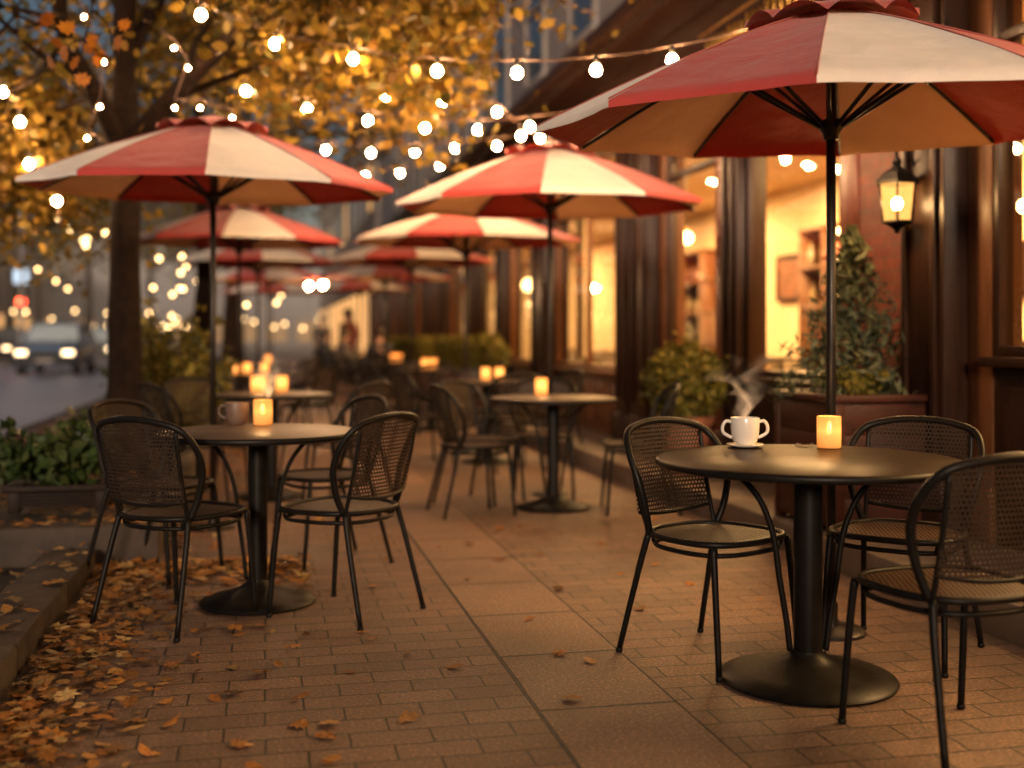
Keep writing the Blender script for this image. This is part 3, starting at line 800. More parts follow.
# ------------------------------------------------------------ chair
def make_chair(seatmat, meshmat):
    e = empty('cafe_chair')
    # seat: rounded outline, slightly domed
    bm = BM(); uvl = bm.loops.layers.uv.new('UVMap')
    def so_(a, k=1.0, z=.44):
        c, s = math.cos(a), math.sin(a)
        x = .218*k*(abs(c)**.75)*(1 if c>=0 else -1); y = .212*k*(abs(s)**.75)*(1 if s>=0 else -1)
        x *= (1 + .10*s)      # wider at the front
        return Vector((x,y,z))
    NS=40; rings=[]
    for ri,k in enumerate((.0,.3,.6,.85,.97)):
        z=.452-.012*(k**4)+(-.008*(1-k*k))
        if k==0: rings.append([bm.verts.new((0,0,z))])
        else: rings.append([bm.verts.new(so_(2*PI*i/NS,k,z)) for i in range(NS)])
    for i in range(NS): bm.faces.new((rings[0][0],rings[1][i],rings[1][(i+1)%NS]))
    for a,b in zip(rings[1:],rings[2:]):
        for i in range(NS): bm.faces.new((a[i],b[i],b[(i+1)%NS],a[(i+1)%NS]))
    for f in bm.faces:
        for l in f.loops: l[uvl].uv=(l.vert.co.x,l.vert.co.y)
    obj('seat', bm, seatmat, e)
    bm = BM(); tube(bm,[so_(2*PI*i/NS,1,.442) for i in range(NS)],.0115,8,True); obj('seat_rim', bm, M['metal'], e)
    bm = BM(); tube(bm,[so_(2*PI*i/NS,.93,.403) for i in range(NS)],.0085,6,True)
    for a in (PI*.25,PI*.75,PI*1.25,PI*1.75):
        p=so_(a,.95,.405); q=so_(a,.985,.44); tube(bm,[p,q],.007,6)
    obj('seat_support', bm, M['metal'], e)
    for sx in (-1,1):
        bm=BM(); tube(bm, smoothpath([(sx*.196,.165,.435),(sx*.203,.18,.30),(sx*.212,.205,.01)],4),[.0125,.0105],8)
        sphere(bm,(sx*.212,.205,.008),.0135,8); obj('leg',bm,M['metal'],e)
        bm=BM(); tube(bm, smoothpath([(sx*.176,-.155,.44),(sx*.192,-.185,.32),(sx*.218,-.262,.01)],4),[.0125,.0105],8)
        sphere(bm,(sx*.218,-.262,.008),.0135,8); obj('leg',bm,M['metal'],e)
    hoop=[(-.180,-.148,.442),(-.212,-.135,.53),(-.238,-.145,.635),(-.238,-.190,.73),(-.200,-.238,.795),(-.105,-.268,.822),(0,-.277,.830)]
    hp=hoop+[(-x,y,z) for x,y,z in reversed(hoop[:-1])]
    bm=BM(); tube(bm, smoothpath(hp,5), .0135, 8); obj('back_hoop',bm,M['metal'],e)
    post=[(-.176,-.155,.44),(-.184,-.19,.55),(-.190,-.222,.68),(-.190,-.238,.785)]
    bm=BM()
    for sx in (1,-1): tube(bm, smoothpath([(x*sx,y,z) for x,y,z in post],4), .009, 6)
    low=[(-.190,-.185,.512),(-.09,-.212,.498),(0,-.221,.494),(.09,-.212,.498),(.190,-.185,.512)]
    tube(bm, smoothpath(low,4), .008, 6)
    obj('back_frame',bm,M['metal'],e)
    # mesh back panel
    bm=BM(); uvl=bm.loops.layers.uv.new('UVMap'); NX,NZ=16,12; g=[]; uvd={}
    for j in range(NZ+1):
        row=[]
        for i in range(NX+1):
            s=-1+2*i/NX; x=.194*s
            ztop=.823-.034*abs(s)**2.4; zb=.496+.016*s*s
            z=zb+(ztop-zb)*j/NZ
            tz=(z-.55)/.3
            y=-.229-.046*tz + .030*s*s*(1-.35*tz)
            v=bm.verts.new((x,y,z)); uvd[v]=(x*1.03,z); row.append(v)
        g.append(row)
    for j in range(NZ):
        for i in range(NX): bm.faces.new((g[j][i],g[j][i+1],g[j+1][i+1],g[j+1][i]))
    for f in bm.faces:
        for l in f.loops: l[uvl].uv=uvd[l.vert]
    obj('backrest', bm, meshmat, e)
    return e
seatmesh = mat_mesh('painted_hole_seat', (.085,.045,.028), .0165, .30, False)
chair0 = make_chair(seatmesh, M['mesh']); chair_used=[False]
def chair(x, y, face, label, group='black mesh cafe chairs', z=0):
    """face: direction (dx,dy) the sitter looks in"""
    o = chair0 if not chair_used[0] else copy_tree(chair0)
    chair_used[0]=True
    o.location=(x,y,z); o.rotation_euler=(0,0,math.atan2(face[1],face[0])-PI/2)
    tag(o, label, 'chair', group); return o

# ------------------------------------------------------------ table
def make_table(topmat):
    e = empty('bistro_table')
    bm=BM(); lathe(bm,[(0,.712),(.485,.712),(.497,.716),(.500,.726),(.497,.737),(.49,.740),(0,.740)],seg=96); obj('tabletop',bm,topmat,e,angle=30)
    bm=BM(); lathe(bm,[(.500,.716),(.5035,.718),(.5045,.727),(.5035,.735),(.4975,.7385)],seg=96); obj('edge_band',bm,M['metal'],e)
    bm=BM(); lathe(bm,[(.0,.09),(.047,.09),(.047,.70),(.10,.705),(.10,.711),(0,.711)],seg=28); obj('column',bm,M['metal'],e,angle=35)
    bm=BM(); lathe(bm,[(0,.002),(.285,.002),(.290,.010),(.285,.018),(.20,.034),(.10,.066),(.062,.088),(.056,.105),(.0,.105)],seg=64); obj('base',bm,M['metal'],e,angle=50)
    for s in (-1,1):
        bm=BM(); tube(bm, smoothpath([(s*.30,0,.706),(s*.235,0,.685),(s*.16,0,.60),(s*.115,0,.48),(s*.095,0,.34),(s*.072,0,.20),(s*.06,0,.10)],5),.0105,8); obj('brace',bm,M['metal'],e)
    return e
tableA = make_table(M['tabletop']); tableB=None
def table(x, y, label, proto, first, sc=.85, rz=-A, group='round black bistro tables'):
    o = proto if first else copy_tree(proto)
    o.location=(x,y,0); o.rotation_euler=(0,0,rz); o.scale=(sc,sc,1); return tag(o,label,'table',group)

# ------------------------------------------------------------ parasol
def make_parasol(R=1.12, zr=1.98, za=2.45, tilt=0.0, rot=-5.0, rimdrop=0):
    e = empty('parasol')
    bm=BM(); tube(bm,[(0,0,.02),(0,0,za-.03)],.019,12); obj('pole',bm,M['pole'],e)
    bm=BM(); lathe(bm,[(0,0),(.13,0),(.13,.012),(.12,.02),(.03,.03),(.026,.05),(.026,.12),(0,.12)],seg=32); obj('foot',bm,M['pole'],e,angle=35)
    a0 = math.radians(rot)-PI/2   # first vertex faces the camera side (-y)
    mid = (zr+0)
    def prof(r):        # height along a rib
        t=r/R; return za-(za-zr)*(t**1.12) + .018*math.sin(PI*t)
    cp = Vector((0,0,zr)); Rt = Matrix.Rotation(tilt,4,'X')
    def tl(p): return cp + (Rt.to_3x3() @ (Vector(p)-cp))
    bm=BM(); NR,NA=14,8
    for k in range(10):
        A0=a0+k*PI/5; A1=A0+PI/5
        grid=[]
        for j in range(NR+1):
            r=.06+(R-.06)*j/NR; row=[]
            for i in range(NA+1):
                s=i/NA
                p0=Vector((r*math.cos(A0),r*math.sin(A0),0)); p1=Vector((r*math.cos(A1),r*math.sin(A1),0))
                p=p0.lerp(p1,s); sag=4*s*(1-s)
                # hem curves gently inward between ribs; cloth bellies between ribs
                k2=1-.030*sag*(j/NR)**3
                z=prof(r) - .012*sag*math.sin(PI*min(1,j/NR*1.02)) 
                if j==NR: z-=0
                z+=.007*mnoise.noise(Vector((p.x*4+k,p.y*4,zr)))+.003*math.sin(s*PI*6+r*9)*(1-sag)*(j/NR)
                row.append(bm.verts.new(tl((p.x*k2,p.y*k2,z))))
            grid.append(row)
        for j in range(NR):
            for i in range(NA):
                f=bm.faces.new((grid[j][i],grid[j+1][i],grid[j+1][i+1],grid[j][i+1])); f.material_index=(k+0)%2
        # hem band
        hb=[bm.verts.new(v.co+Vector((0,0,-.022))) for v in grid[NR]]
        for i in range(NA):
            f=bm.faces.new((grid[NR][i],hb[i],hb[i+1],grid[NR][i+1])); f.material_index=(k+0)%2
    bmesh.ops.remove_doubles(bm, verts=bm.verts, dist=.0005)
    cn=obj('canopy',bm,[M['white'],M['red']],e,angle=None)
    if sum(q.normal.z*q.area for q in cn.data.polygons)<0: cn.data.flip_normals()
    bm=BM()
    for k in range(10):
        a=a0+k*PI/5; tube(bm,[tl((r*math.cos(a),r*math.sin(a),prof(r)+.002)) for r in [.1+(R-.1)*i/9 for i in range(10)]],.0032,5)
    obj('seam_piping',bm,M['hem'],e)
    # vent cap with scalloped edge
    bm=BM(); RV=.335; n=10; rows=[]; NV=80
    for j in range(7):
        t=j/6; row=[]
        for i in range(NV):
            a=a0+2*PI*i/NV; s=(i%8)/8; sag=4*s*(1-s)
            chord=math.cos(PI/10)/math.cos((s-.5)*PI/5)
            r=RV*t*chord
            z=za+.035-(za-zr)*((t*RV/R)**1.1)*.78
            if j>=5: z += .028*sag*((t-.6)/.4)   # edge lifts between ribs
            if j==6: z -= .020*(1-sag)
            row.append(bm.verts.new(tl((r*math.cos(a),r*math.sin(a),z))) if j>0 else None)
        rows.append(row)
    top=bm.verts.new(tl((0,0,za+.035)))
    for i in range(NV): bm.faces.new((top,rows[1][i],rows[1][(i+1)%NV]))
    for j in range(1,6):
        for i in range(NV): bm.faces.new((rows[j][i],rows[j+1][i],rows[j+1][(i+1)%NV],rows[j][(i+1)%NV]))
    cn=obj('vent_cap',bm,M['red'],e)
    if sum(q.normal.z*q.area for q in cn.data.polygons)<0: cn.data.flip_normals()
    bm=BM(); lathe(bm,[(0,0),(.016,0),(.02,.012),(.012,.03),(.018,.045),(.012,.062),(0,.07)],(0,0,za+.02),16); obj('finial',bm,M['pole'],e)
    hubz = za-.45
    bm=BM(); lathe(bm,[(.0,-.05),(.028,-.05),(.032,-.03),(.045,-.01),(.045,.02),(.03,.03),(0,.03)],(0,0,hubz),20); obj('runner',bm,M['pole'],e)
    bm=BM(); lathe(bm,[(0,-.03),(.04,-.03),(.04,.02),(0,.02)],(0,0,za-.05),16); obj('crown_hub',bm,M['pole'],e)
    for k in range(10):
        a=a0+k*PI/5; c,s=math.cos(a),math.sin(a)
        bm=BM(); tube(bm,[tl((r*c,r*s,prof(r)-.014)) for r in (.04,.3,.6,.9,R-.01)],.008,6)
        ob=obj('rib',bm,M['pole'],e)
        rm=.50
        bm=BM(); q=tl((rm*c,rm*s,prof(rm)-.02)); tube(bm,[(.04*c,.04*s,hubz),q],.009,6); obj('strut',bm,M['pole'],ob)
    return e
# ------------------------------------------------------------ place parasols
UMB='red and cream striped parasols'
um=[]
def parasol(px,d,zr,za,label,R=1.12,tilt=0.0,rot=-5):
    p=W(px,HY,d); o=make_parasol(R,zr,za,tilt,rot); o.location=(p.x,p.y,0); o.rotation_euler=(0,0,-A-math.atan((px-512)/FPX)); tag(o,label,'parasol',UMB); um.append(o); return o
parasol(831,4.40,1.972,2.405,'large red and cream parasol over the right foreground table with the steaming cup',1.14,math.radians(3.2),-2)
parasol(213,6.80,2.03,2.43,'red and cream parasol in front of the big tree, above the left table',1.09,math.radians(2.4),-2)
parasol(550,8.25,2.10,2.53,'red and cream parasol in the middle of the right row, second from camera',1.12,math.radians(1.5),-3)
parasol(239,11.8,2.13,2.50,'red and cream parasol directly behind the left front parasol',1.12,math.radians(1.0),-8)
parasol(466,11.3,2.10,2.42,'third parasol of the right row, partly behind the middle one',1.14,math.radians(1.0),8)
proto_far = parasol(411,15.4,2.17,2.5,'fourth parasol of the right row, only its edge and pale top showing',1.12,0,4)
def far_parasol(px,d,label,rz):
    p=W(px,HY,d); o=copy_tree(proto_far); o.location=(p.x,p.y,0); o.rotation_euler=(0,0,-A+rz); tag(o,label,'parasol',UMB)
far_parasol(258,15.8,'third parasol of the left row',.2)
far_parasol(385,19.6,'fifth parasol of the right row, far along the cafe front',.5)
far_parasol(268,20.5,'fourth parasol of the left row, small in the distance',.1)
far_parasol(360,24.5,'sixth parasol of the right row, nearly at the far end',.3)
far_parasol(272,26,'last parasol of the left row',.45)

# ------------------------------------------------------------ tables, chairs
T1=atz(808,3.79,0); L1=atz(258,4.90,0); T2=atz(553,7.6,0); L2=atz(272,8.1,0)
T3=atz(487,10.4,0); T4=atz(432,14.0,0); L3=atz(262,12.4,0); T5=atz(398,18,0); L4=atz(268,17,0); T6=atz(375,23,0); T7=atz(350,29,0)
table(T1.x,T1.y,'dark round table in the right foreground carrying a white steaming cup and a lit candle',tableA,True,1.0)
tableB = make_table(M['tabletop_pale'])
table(L1.x,L1.y,'round table left of the walkway with a brown cup and a candle',tableB,True)
table(L2.x,L2.y,'second table of the left row, just behind the left front table',tableB,False)
table(L3.x,L3.y,'third table of the left row, with several small candles',tableB,False)
table(L4.x,L4.y,'fourth table of the left row, far back',tableB,False)
table(T2.x,T2.y,'round table in the middle distance under the central parasol',tableB,False)
table(T3.x,T3.y,'table just behind the central parasol table, lit candles on it',tableB,False)
table(T4.x,T4.y,'fourth table of the right row, near the hedge',tableB,False)
table(T5.x,T5.y,'fifth table of the right row, far along the cafe front',tableB,False)
table(T6.x,T6.y,'sixth table of the right row, where the seated people are',tableB,False)
table(T7.x,T7.y,'last table of the right row, in the far distance',tableB,False)

chair(1.57,3.82,(.45,-.90),'black mesh chair on the left side of the right foreground table, by the walkway')
chair(1.90,2.90,(-.10,1),'black mesh chair closest to the camera at the bottom right corner')
chair(2.24,3.72,(-.74,-.67),'black mesh chair behind the right foreground table, on the cafe side')
chair(-.33,4.77,(.62,.78),'black mesh chair at the left front table, seen from behind nearest the kerb')
chair(.31,4.77,(-.75,.66),'black mesh chair right of the left front table beside the walkway')
p=atz(326,5.8,0); chair(p.x,p.y,(-.95,-.35),'black mesh chair tucked behind the left front table, turned sideways')
p=atz(160,5.45,0); chair(p.x,p.y,(.85,-.52),'black mesh chair mostly hidden behind the leftmost front chair')
def ring(T, angs, r, name):
    for i,a in enumerate(angs):
        a_=math.radians(a)-A; x=T.x+r*math.cos(a_); y=T.y+r*math.sin(a_)
        side={0:'cafe side',1:'far side',2:'street side',3:'near side'}[int(((a+45)%360)//90)]
        dx,dy=T.x-x,T.y-y; j=random.uniform(-.25,.25)
        chair(x,y,(dx*math.cos(j)-dy*math.sin(j),dx*math.sin(j)+dy*math.cos(j)),f'black mesh chair on the {side} of {name}')
ring(T2,(200,-12,95,150),.55,'the middle distance table under the central parasol')
ring(L2,(40,150,-25,215),.62,'the second table of the left row')
ring(T3,(205,20,100,290),.62,'the table behind the central parasol table')
ring(L3,(30,140,-30,210),.62,'the third table of the left row')
ring(T4,(200,15,100,280),.62,'the fourth table of the right row')
ring(T5,(200,15,100,280),.62,'the fifth table of the right row')
ring(L4,(30,140,-35,215),.62,'the far back table of the left row')
ring(T6,(20,),.62,'the sixth table of the right row')
ring(T7,(200,15,280),.62,'the last table of the right row')

# ------------------------------------------------------------ cups and candles
def cup(pos, m, label, two=True, s=1.0, saucer=True, rz=0):
    e=empty('coffee_cup',pos,rz,label,'cup'); z0=.010 if saucer else 0
    bm=BM(); r=.052*s; h=.098*s
    lathe(bm,[(0,z0),(.034*s,z0),(.036*s,z0+.004),(.043*s,z0+.012),(.049*s,z0+.03),(r,z0+h*.6),(r*1.02,z0+h-.003),(r*1.0,z0+h),(r*.95,z0+h-.003),(r*.92,z0+h*.5),(.04*s,z0+.016),(0,z0+.012)],seg=48)
    obj('cup_body',bm,m,e,angle=60)
    bm=BM(); lathe(bm,[(0,z0+h*.84),(r*.94,z0+h*.84)],seg=40); obj('coffee',bm,M['coffee'],e)
    for sx in ((-1,1) if two else (-1,)):
        bm=BM(); tube(bm, smoothpath([(sx*r*.96,0,z0+h*.83),(sx*(r+.018*s),0,z0+h*.86),(sx*(r+.030*s),0,z0+h*.66),(sx*(r+.026*s),0,z0+h*.42),(sx*(r*.93),0,z0+h*.25)],6),.0062*s,8); obj('handle',bm,m,e)
    if saucer:
        bm=BM(); lathe(bm,[(0,0),(.04,0),(.05,.003),(.066,.009),(.067,.0115),(.05,.007),(.036,.006),(0,.006)],seg=48); obj('saucer',bm,m,e)
    return e
def onTable(px,py): d=(H-.741)*FPX/(py-HY); p=W(px,py,d); return Vector((p.x,p.y,.7412))
cpos=onTable(745,447); cup(cpos,M['cup'],'white two handled cup of steaming coffee on a small saucer',True,1.0,True,-A)
cpos2=onTable(237,424); cup(cpos2,M['cuptan'],'brown stoneware cup beside the candle on the left front table',False,1.02,False,-A)
def candle(pos,label,far=False,s=1.0,light=0.0,group='lit candle jars on the tables',wick=True):
    e=empty('candle_jar',pos,0,label,'candle',group); r=.043*s; h=.115*s
    bm=BM(); lathe(bm,[(0,.002),(r*.94,.002),(r,.007),(r,h-.002),(r*.97,h),(r*.93,h-.002),(r*.93,.010),(0,.008)],seg=36)
    obj('jar',bm,M['candlefar'] if far else M['candle'],e,angle=50)
    bm=BM(); lathe(bm,[(0,.011),(r*.88,.011),(r*.89,h*.38),(r*.80,h*.41),(r*.3,h*.40),(0,h*.39)],seg=28); obj('wax',bm,M['waxfar'] if far else M['wax'],e,angle=50)
    bm=BM(); tube(bm,[(0,0,h*.39),(.001,0,h*.48)],.0014,5); obj('wick',bm,M['black'],e)
    bm=BM(); lathe(bm,[(0,0),(.006,.005),(.0085,.014),(.0075,.026),(.004,.040),(0,.050)],(0,0,h*.43),14); obj('flame',bm,M['flamefar'] if far else M['flame'],e)
    if light: point('candle_light',Vector(pos)+Vector((0,0,h+.07)),light,(1,.55,.2),.03)
    return e
candle(onTable(829,448),'lit candle in a frosted amber glass on the right foreground table',False,1.0,1.1)
candle(onTable(263,425),'lit candle jar next to the brown cup on the left front table',False,1.0,1.1)
for i,(px,py,T,txt) in enumerate([(533,393,T2,'candle on the table under the central parasol'),
    (485,379,T3,'left candle on the table behind the central parasol'),(516,378,T3,'right candle on the table behind the central parasol'),
    (257,391,L2,'taller looking candle on the second left table'),(244,390,L2,'left candle on the second left table'),(283,391,L2,'right candle on the second left table'),
    (270,371,L3,'right candle on the third left table'),(244,373,L3,'left candle on the third left table'),(228,375,L3,'leftmost candle on the third left table'),
    (436,367,T4,'right candle on the fourth right table'),(415,368,T4,'left candle on the fourth right table'),(401,361,T5,'candle on the fifth right table'),(382,361,T5,'outer candle on the fifth right table'),(268,360,L4,'candle on the far back left table')]):
    q=onTable(px,py); v=Vector((q.x-T.x,q.y-T.y))
    if v.length>.33: v=v.normalized()*.33
    # keep the column seen in the photo
    candle((T.x+v.x,T.y+v.y,.7412),txt,True,1.0 if i<9 else 1.15,.8 if i in (0,3,4,7,11) else 0)
# dry sprig lying on the right table
e=empty('dried_sprig',onTable(805,446),.3,'small dark dried sprig lying between the cup and the candle','sprig')
bm=BM(); tube(bm,[(-.05,0,.004),(0,.005,.008),(.03,-.01,.006)],.0016,5); obj('stem',bm,M['bark'],e)
dark=mat_leaf('dried_dark_leaf',[(.03,.015,.01),(.05,.025,.012)],.05)
mesh_ = curled_leaves('dried_leaf',[(-.03,0,.002),(.0,.012,.004),(-.012,-.02,.002),(.02,-.01,.002)],[.035,.045,.035,.03],dark,parent=e)

# steam: a real thin volume of vapour above the cup
def steam(c, h, wdt, label, seedv, alpha):
    """thin curling veils of vapour: twisting sheets whose cover fades to nothing at their edges"""
    R=random.Random(seedv)
    m,nt,out=newmat('steam_vapour')
    uv=nt.nodes.new('ShaderNodeUVMap').outputs[0]
    sp=nt.nodes.new('ShaderNodeSeparateXYZ'); nt.links.new(uv,sp.inputs[0])
    edge=math_n(nt,'SINE',math_n(nt,'MULTIPLY',sp.outputs[0],PI))
    edge=math_n(nt,'POWER',edge,2.0)
    tc=coord(nt)
    n1=noise(nt,11,1,.4,tc,.8); nn=ramp(nt,n1.outputs[0],[(.30,(0,0,0)),(.70,(1,1,1))])
    fd=math_n(nt,'MULTIPLY',math_n(nt,'POWER',math_n(nt,'SUBTRACT',1.0,sp.outputs[1],clamp=True),.8),math_n(nt,'MULTIPLY_ADD',sp.outputs[1],6.0,.35,clamp=True))
    al=math_n(nt,'MULTIPLY',math_n(nt,'MULTIPLY',edge,math_n(nt,'MULTIPLY_ADD',nn.outputs[0],.85,.15)),math_n(nt,'MULTIPLY',fd,alpha),clamp=True)
    d=nt.nodes.new('ShaderNodeBsdfDiffuse'); d.inputs[0].default_value=(.95,.9,.85,1)
    t=nt.nodes.new('ShaderNodeBsdfTranslucent'); t.inputs[0].default_value=(.95,.9,.85,1)
    mx=nt.nodes.new('ShaderNodeMixShader'); mx.inputs[0].default_value=.5; nt.links.new(d.outputs[0],mx.inputs[1]); nt.links.new(t.outputs[0],mx.inputs[2])
    tr=nt.nodes.new('ShaderNodeBsdfTransparent'); m2=nt.nodes.new('ShaderNodeMixShader'); nt.links.new(al,m2.inputs[0]); nt.links.new(tr.outputs[0],m2.inputs[1]); nt.links.new(mx.outputs[0],m2.inputs[2])
    nt.links.new(m2.outputs[0],out.inputs[0])
    bm=BM(); uvl=bm.loops.layers.uv.new('UVMap'); uvd={}
    rt=Vector((CA,-SA,0)); fw=Vector((SA,CA,0))
    strands=[(-.85,.85),(-.5,.95),(-.15,.62),(.15,.88),(.6,1.0),(.9,.8)]
    for si,(side,hh) in enumerate(strands):
        ph=R.uniform(0,6); fr=R.uniform(6,10); rows=[]; NVv=46
        for j in range(NVv+1):
            v=j/NVv; z=h*hh*v
            spread=side*wdt*(v**1.15)
            curl=(.030*math.sin(ph+fr*v)-.030*math.sin(ph)*(1-v))*v**.5+.014*math.sin(ph*2+fr*2.1*v)*v
            dep=.5*wdt*math.sin(ph+4*v)*v
            cpt=rt*(spread+curl)+fw*dep+Vector((0,0,z+.012*math.sin(fr*v+ph)*v))
            wd=(.022+.070*v**.7)*(.6+.5*abs(math.sin(ph+fr*.6*v)))
            tw=ph+2.2*v+si; ax=(rt*math.cos(.7*math.sin(tw))+fw*math.sin(.7*math.sin(tw)))*.9+Vector((0,0,.45*math.sin(fr*v)))
            row=[]
            for i in range(7):
                u=i/6; q=bm.verts.new(cpt+ax*(u-.5)*wd*1.5+fw*.01*math.sin(PI*u)); uvd[q]=(u,v); row.append(q)
            rows.append(row)
        for a_,b_ in zip(rows,rows[1:]):
            for i in range(6): bm.faces.new((a_[i],a_[i+1],b_[i+1],b_[i]))
    for f in bm.faces:
        for l in f.loops: l[uvl].uv=uvd[l.vert]
    o=obj('steam',bm,m); o.location=c; tag(o,label,'steam',kind='stuff'); return o
steam(cpos+Vector((-.004,0,.100)),.24,.10,'thin white steam curling up from the white cup',5,.5)
steam(onTable(268,424)+Vector((0,0,.12)),.22,.05,'faint steam rising beside the candle on the left front table',8,.35)

# ------------------------------------------------------------ string lights
def string_lights(pts, label, nb=None, r=.030, mat='bulb', group='strings of round bulbs over the terrace', hang=.05, cable=True, cr=.006, lights=None):
    """pts: list of world points where the bulbs hang; the cable runs just above them"""
    B=Vector(pts[0]); e=empty('string_lights',B,0,label,'string lights',group)
    top=[Vector(p)-B+Vector((0,0,hang+r)) for p in pts]
    if cable:
        bm=BM(); path=[]
        for a,b in zip(top,top[1:]):
            for k in range(6):
                t=k/6; q=a.lerp(b,t); q.z-= .012*4*t*(1-t)*(b-a).length/.4; path.append(q)
        path.append(top[-1]); tube(bm,path,cr,5); obj('cable',bm,M['cable'],e)
    for p in (pts[1:-1] if len(pts)>3 else pts):
        q=Vector(p)-B
        bm=BM(); sphere(bm,q,r,12,(1,1,1.08)); bo=obj('bulb',bm,M[mat],e)
        if mat=='bulb':
            bm=BM(); tube(bm,[q+Vector((0,0,r*.9)),q+Vector((0,0,hang+r))],r*.45,8); obj('socket',bm,M['socket'],bo)
    return e
def WP(l,dd): return [W(a,b,dd if not isinstance(dd,(list,tuple)) else dd[0]+(dd[1]-dd[0])*i/(len(l)-1)) for i,(a,b) in enumerate(l)]
string_lights(WP([(125,-22),(201,15),(275,44),(353,59),(437,71),(517,73),(596,70),(672,60),(750,42),(824,20),(880,0)],(7.4,5.9)),'nearest string of bulbs, swagged from the big tree across to the cafe fascia',cr=.0055)
string_lights(WP([(180,62),(246,91),(307,109),(368,121),(425,128),(478,130),(530,127),(587,118),(650,100)],(8.6,8.2)),'second string of bulbs, dipping lowest above the central parasol')
string_lights(WP([(276,146),(326,150),(371,153),(415,152),(455,148),(497,146),(540,138),(580,130)],(11.2,10.6)),'third string of bulbs just over the central parasol top')
string_lights(WP([(340,88),(385,97),(441,104),(497,112),(521,136),(587,148),(600,130)],(9.2,9.4)),'sagging string of bulbs crossing the second and third ones')
string_lights(WP([(330,174),(365,176),(400,173),(440,166),(470,158)],(13.5,13.0)),'fourth, farthest string of bulbs seen above the parasol tops')
string_lights(WP([(-40,50),(3,92),(20,122),(29,164),(57,201),(60,240)],(8.0,8.8)),'string of bulbs hanging down the left edge of the tree crown')
string_lights(WP([(60,-20),(84,17),(104,62),(100,107),(87,138),(120,160)],7.5),'string of small bulbs wound through the branches left of the trunk', r=.010)
string_lights(WP([(160,40),(174,48),(188,68),(175,108),(200,108),(232,118),(240,140)],7.6),'string of small bulbs wound through the branches right of the trunk', r=.010)
# more distant strings
def far_string(px0,py0,px1,py1,d0,d1,n,sag,label,r=.042,group='distant fairy lights in the street trees'):
    a=W(px0,py0,d0); b=W(px1,py1,d1); l=[]
    for i in range(n):
        t=i/(n-1); p=a.lerp(b,t); p.z-=sag*4*t*(1-t); p.z+=random.gauss(0,.12); p.x+=random.gauss(0,.12); l.append(p)
    string_lights(l,label,r=r,mat='bulbfar',group=group,hang=.03,cr=.006)
far_string(50,226,128,222,22,24,10,.25,'distant swag of fairy lights left of the big trunk above the car')
far_string(138,250,206,262,24,26,6,.35,'upper distant swag of fairy lights right of the big trunk')
far_string(142,290,206,272,26,28,7,.25,'middle distant swag of fairy lights right of the big trunk')
far_string(146,306,200,318,30,32,6,.3,'lower distant swag of fairy lights right of the big trunk')
far_string(146,325,190,322,34,36,6,.1,'lowest distant fairy lights right of the big trunk')
far_string(38,262,72,290,30,32,5,.1,'few distant fairy lights in the trees behind the blue car')
far_string(240,300,300,292,26,30,5,.2,'distant bulbs between the left and right parasol rows')
string_lights([W(296,290,21),W(309,286,20.5),W(323,285,20),W(340,282,19.6)],'pair of bright bulbs low over the far walkway, right of the left parasol row',r=.05,cr=.006)

# ------------------------------------------------------------ cafe building
FX=3.45
cafe = empty('cafe_building',(FX,0,0),0,'dark wood cafe front with tall warmly lit windows below grey rendered upper floors','building')
OFF=Vector((-FX,0,0))
def cpart(name,bm,m,parent=cafe,angle=35,smooth=True):
    o=obj(name,bm,m,parent,smooth,angle)
    if parent is cafe: o.location=OFF
    return o
ZT=3.05     # top of the shopfront glazing
def pilaster(y0,y1,m,proud=.10,z1=ZT+.04):
    bm=BM(); box(bm,FX-proud,FX+.14,y0,y1,.14,z1,.008)
    pw=(y1-y0)
    if pw>.25:
        box(bm,FX-proud-.025,FX-proud-.0,y0+.05,y0+.09,.55,z1-.15,.004); box(bm,FX-proud-.025,FX-proud-.0,y1-.09,y1-.05,.55,z1-.15,.004)
    box(bm,FX-proud-.03,FX+.05,y0-.02,y1+.02,.13,.42,.008); box(bm,FX-proud-.035,FX+.05,y0-.025,y1+.025,z1-.10,z1+.002,.008)
    cpart('pilaster',bm,m)
def window(y0,y1,sill=.95,trans=2.55,fm=None,base=True,mull=1,post=None):
    fm=fm or M['wood']
    f=.05; bm=BM()
    box(bm,FX-.03,FX+.05,y0,y0+f,sill,ZT,.004); box(bm,FX-.03,FX+.05,y1-f,y1,sill,ZT,.004)
    box(bm,FX-.028,FX+.048,y0+f,y1-f,ZT-f,ZT,.004); box(bm,FX-.028,FX+.048,y0+f,y1-f,sill,sill+f,.004); box(bm,FX-.028,FX+.048,y0+f,y1-f,trans,trans+.05,.004)
    for k in range(1,mull):
        yc=y0+(y1-y0)*k/mull; box(bm,FX-.02,FX+.04,yc-.02,yc+.02,sill+f,trans,.003)
    fr=cpart('window',bm,fm)
    bm=BM(); box(bm,FX+.012,FX+.018,y0+f,y1-f,sill+f,trans); box(bm,FX+.012,FX+.018,y0+f,y1-f,trans+.05,ZT-f)
    g=obj('pane',bm,M['glass'],fr,False)
    bm=BM(); box(bm,FX-.10,FX+.045,y0-.02,y1+.02,sill-.05,sill-.001,.008); obj('sill',bm,fm,fr,angle=35)
    if base:
        bm=BM(); box(bm,FX-.02,FX+.10,y0,y1,.14,sill-.05,.004)
        n=max(1,round((y1-y0)/.6))
        for k in range(n):
            a=y0+(y1-y0)*k/n+.06; b=y0+(y1-y0)*(k+1)/n-.06
            box(bm,FX-.038,FX-.018,a,b,.26,sill-.14,.008)
        cpart('stall_riser',bm,fm)
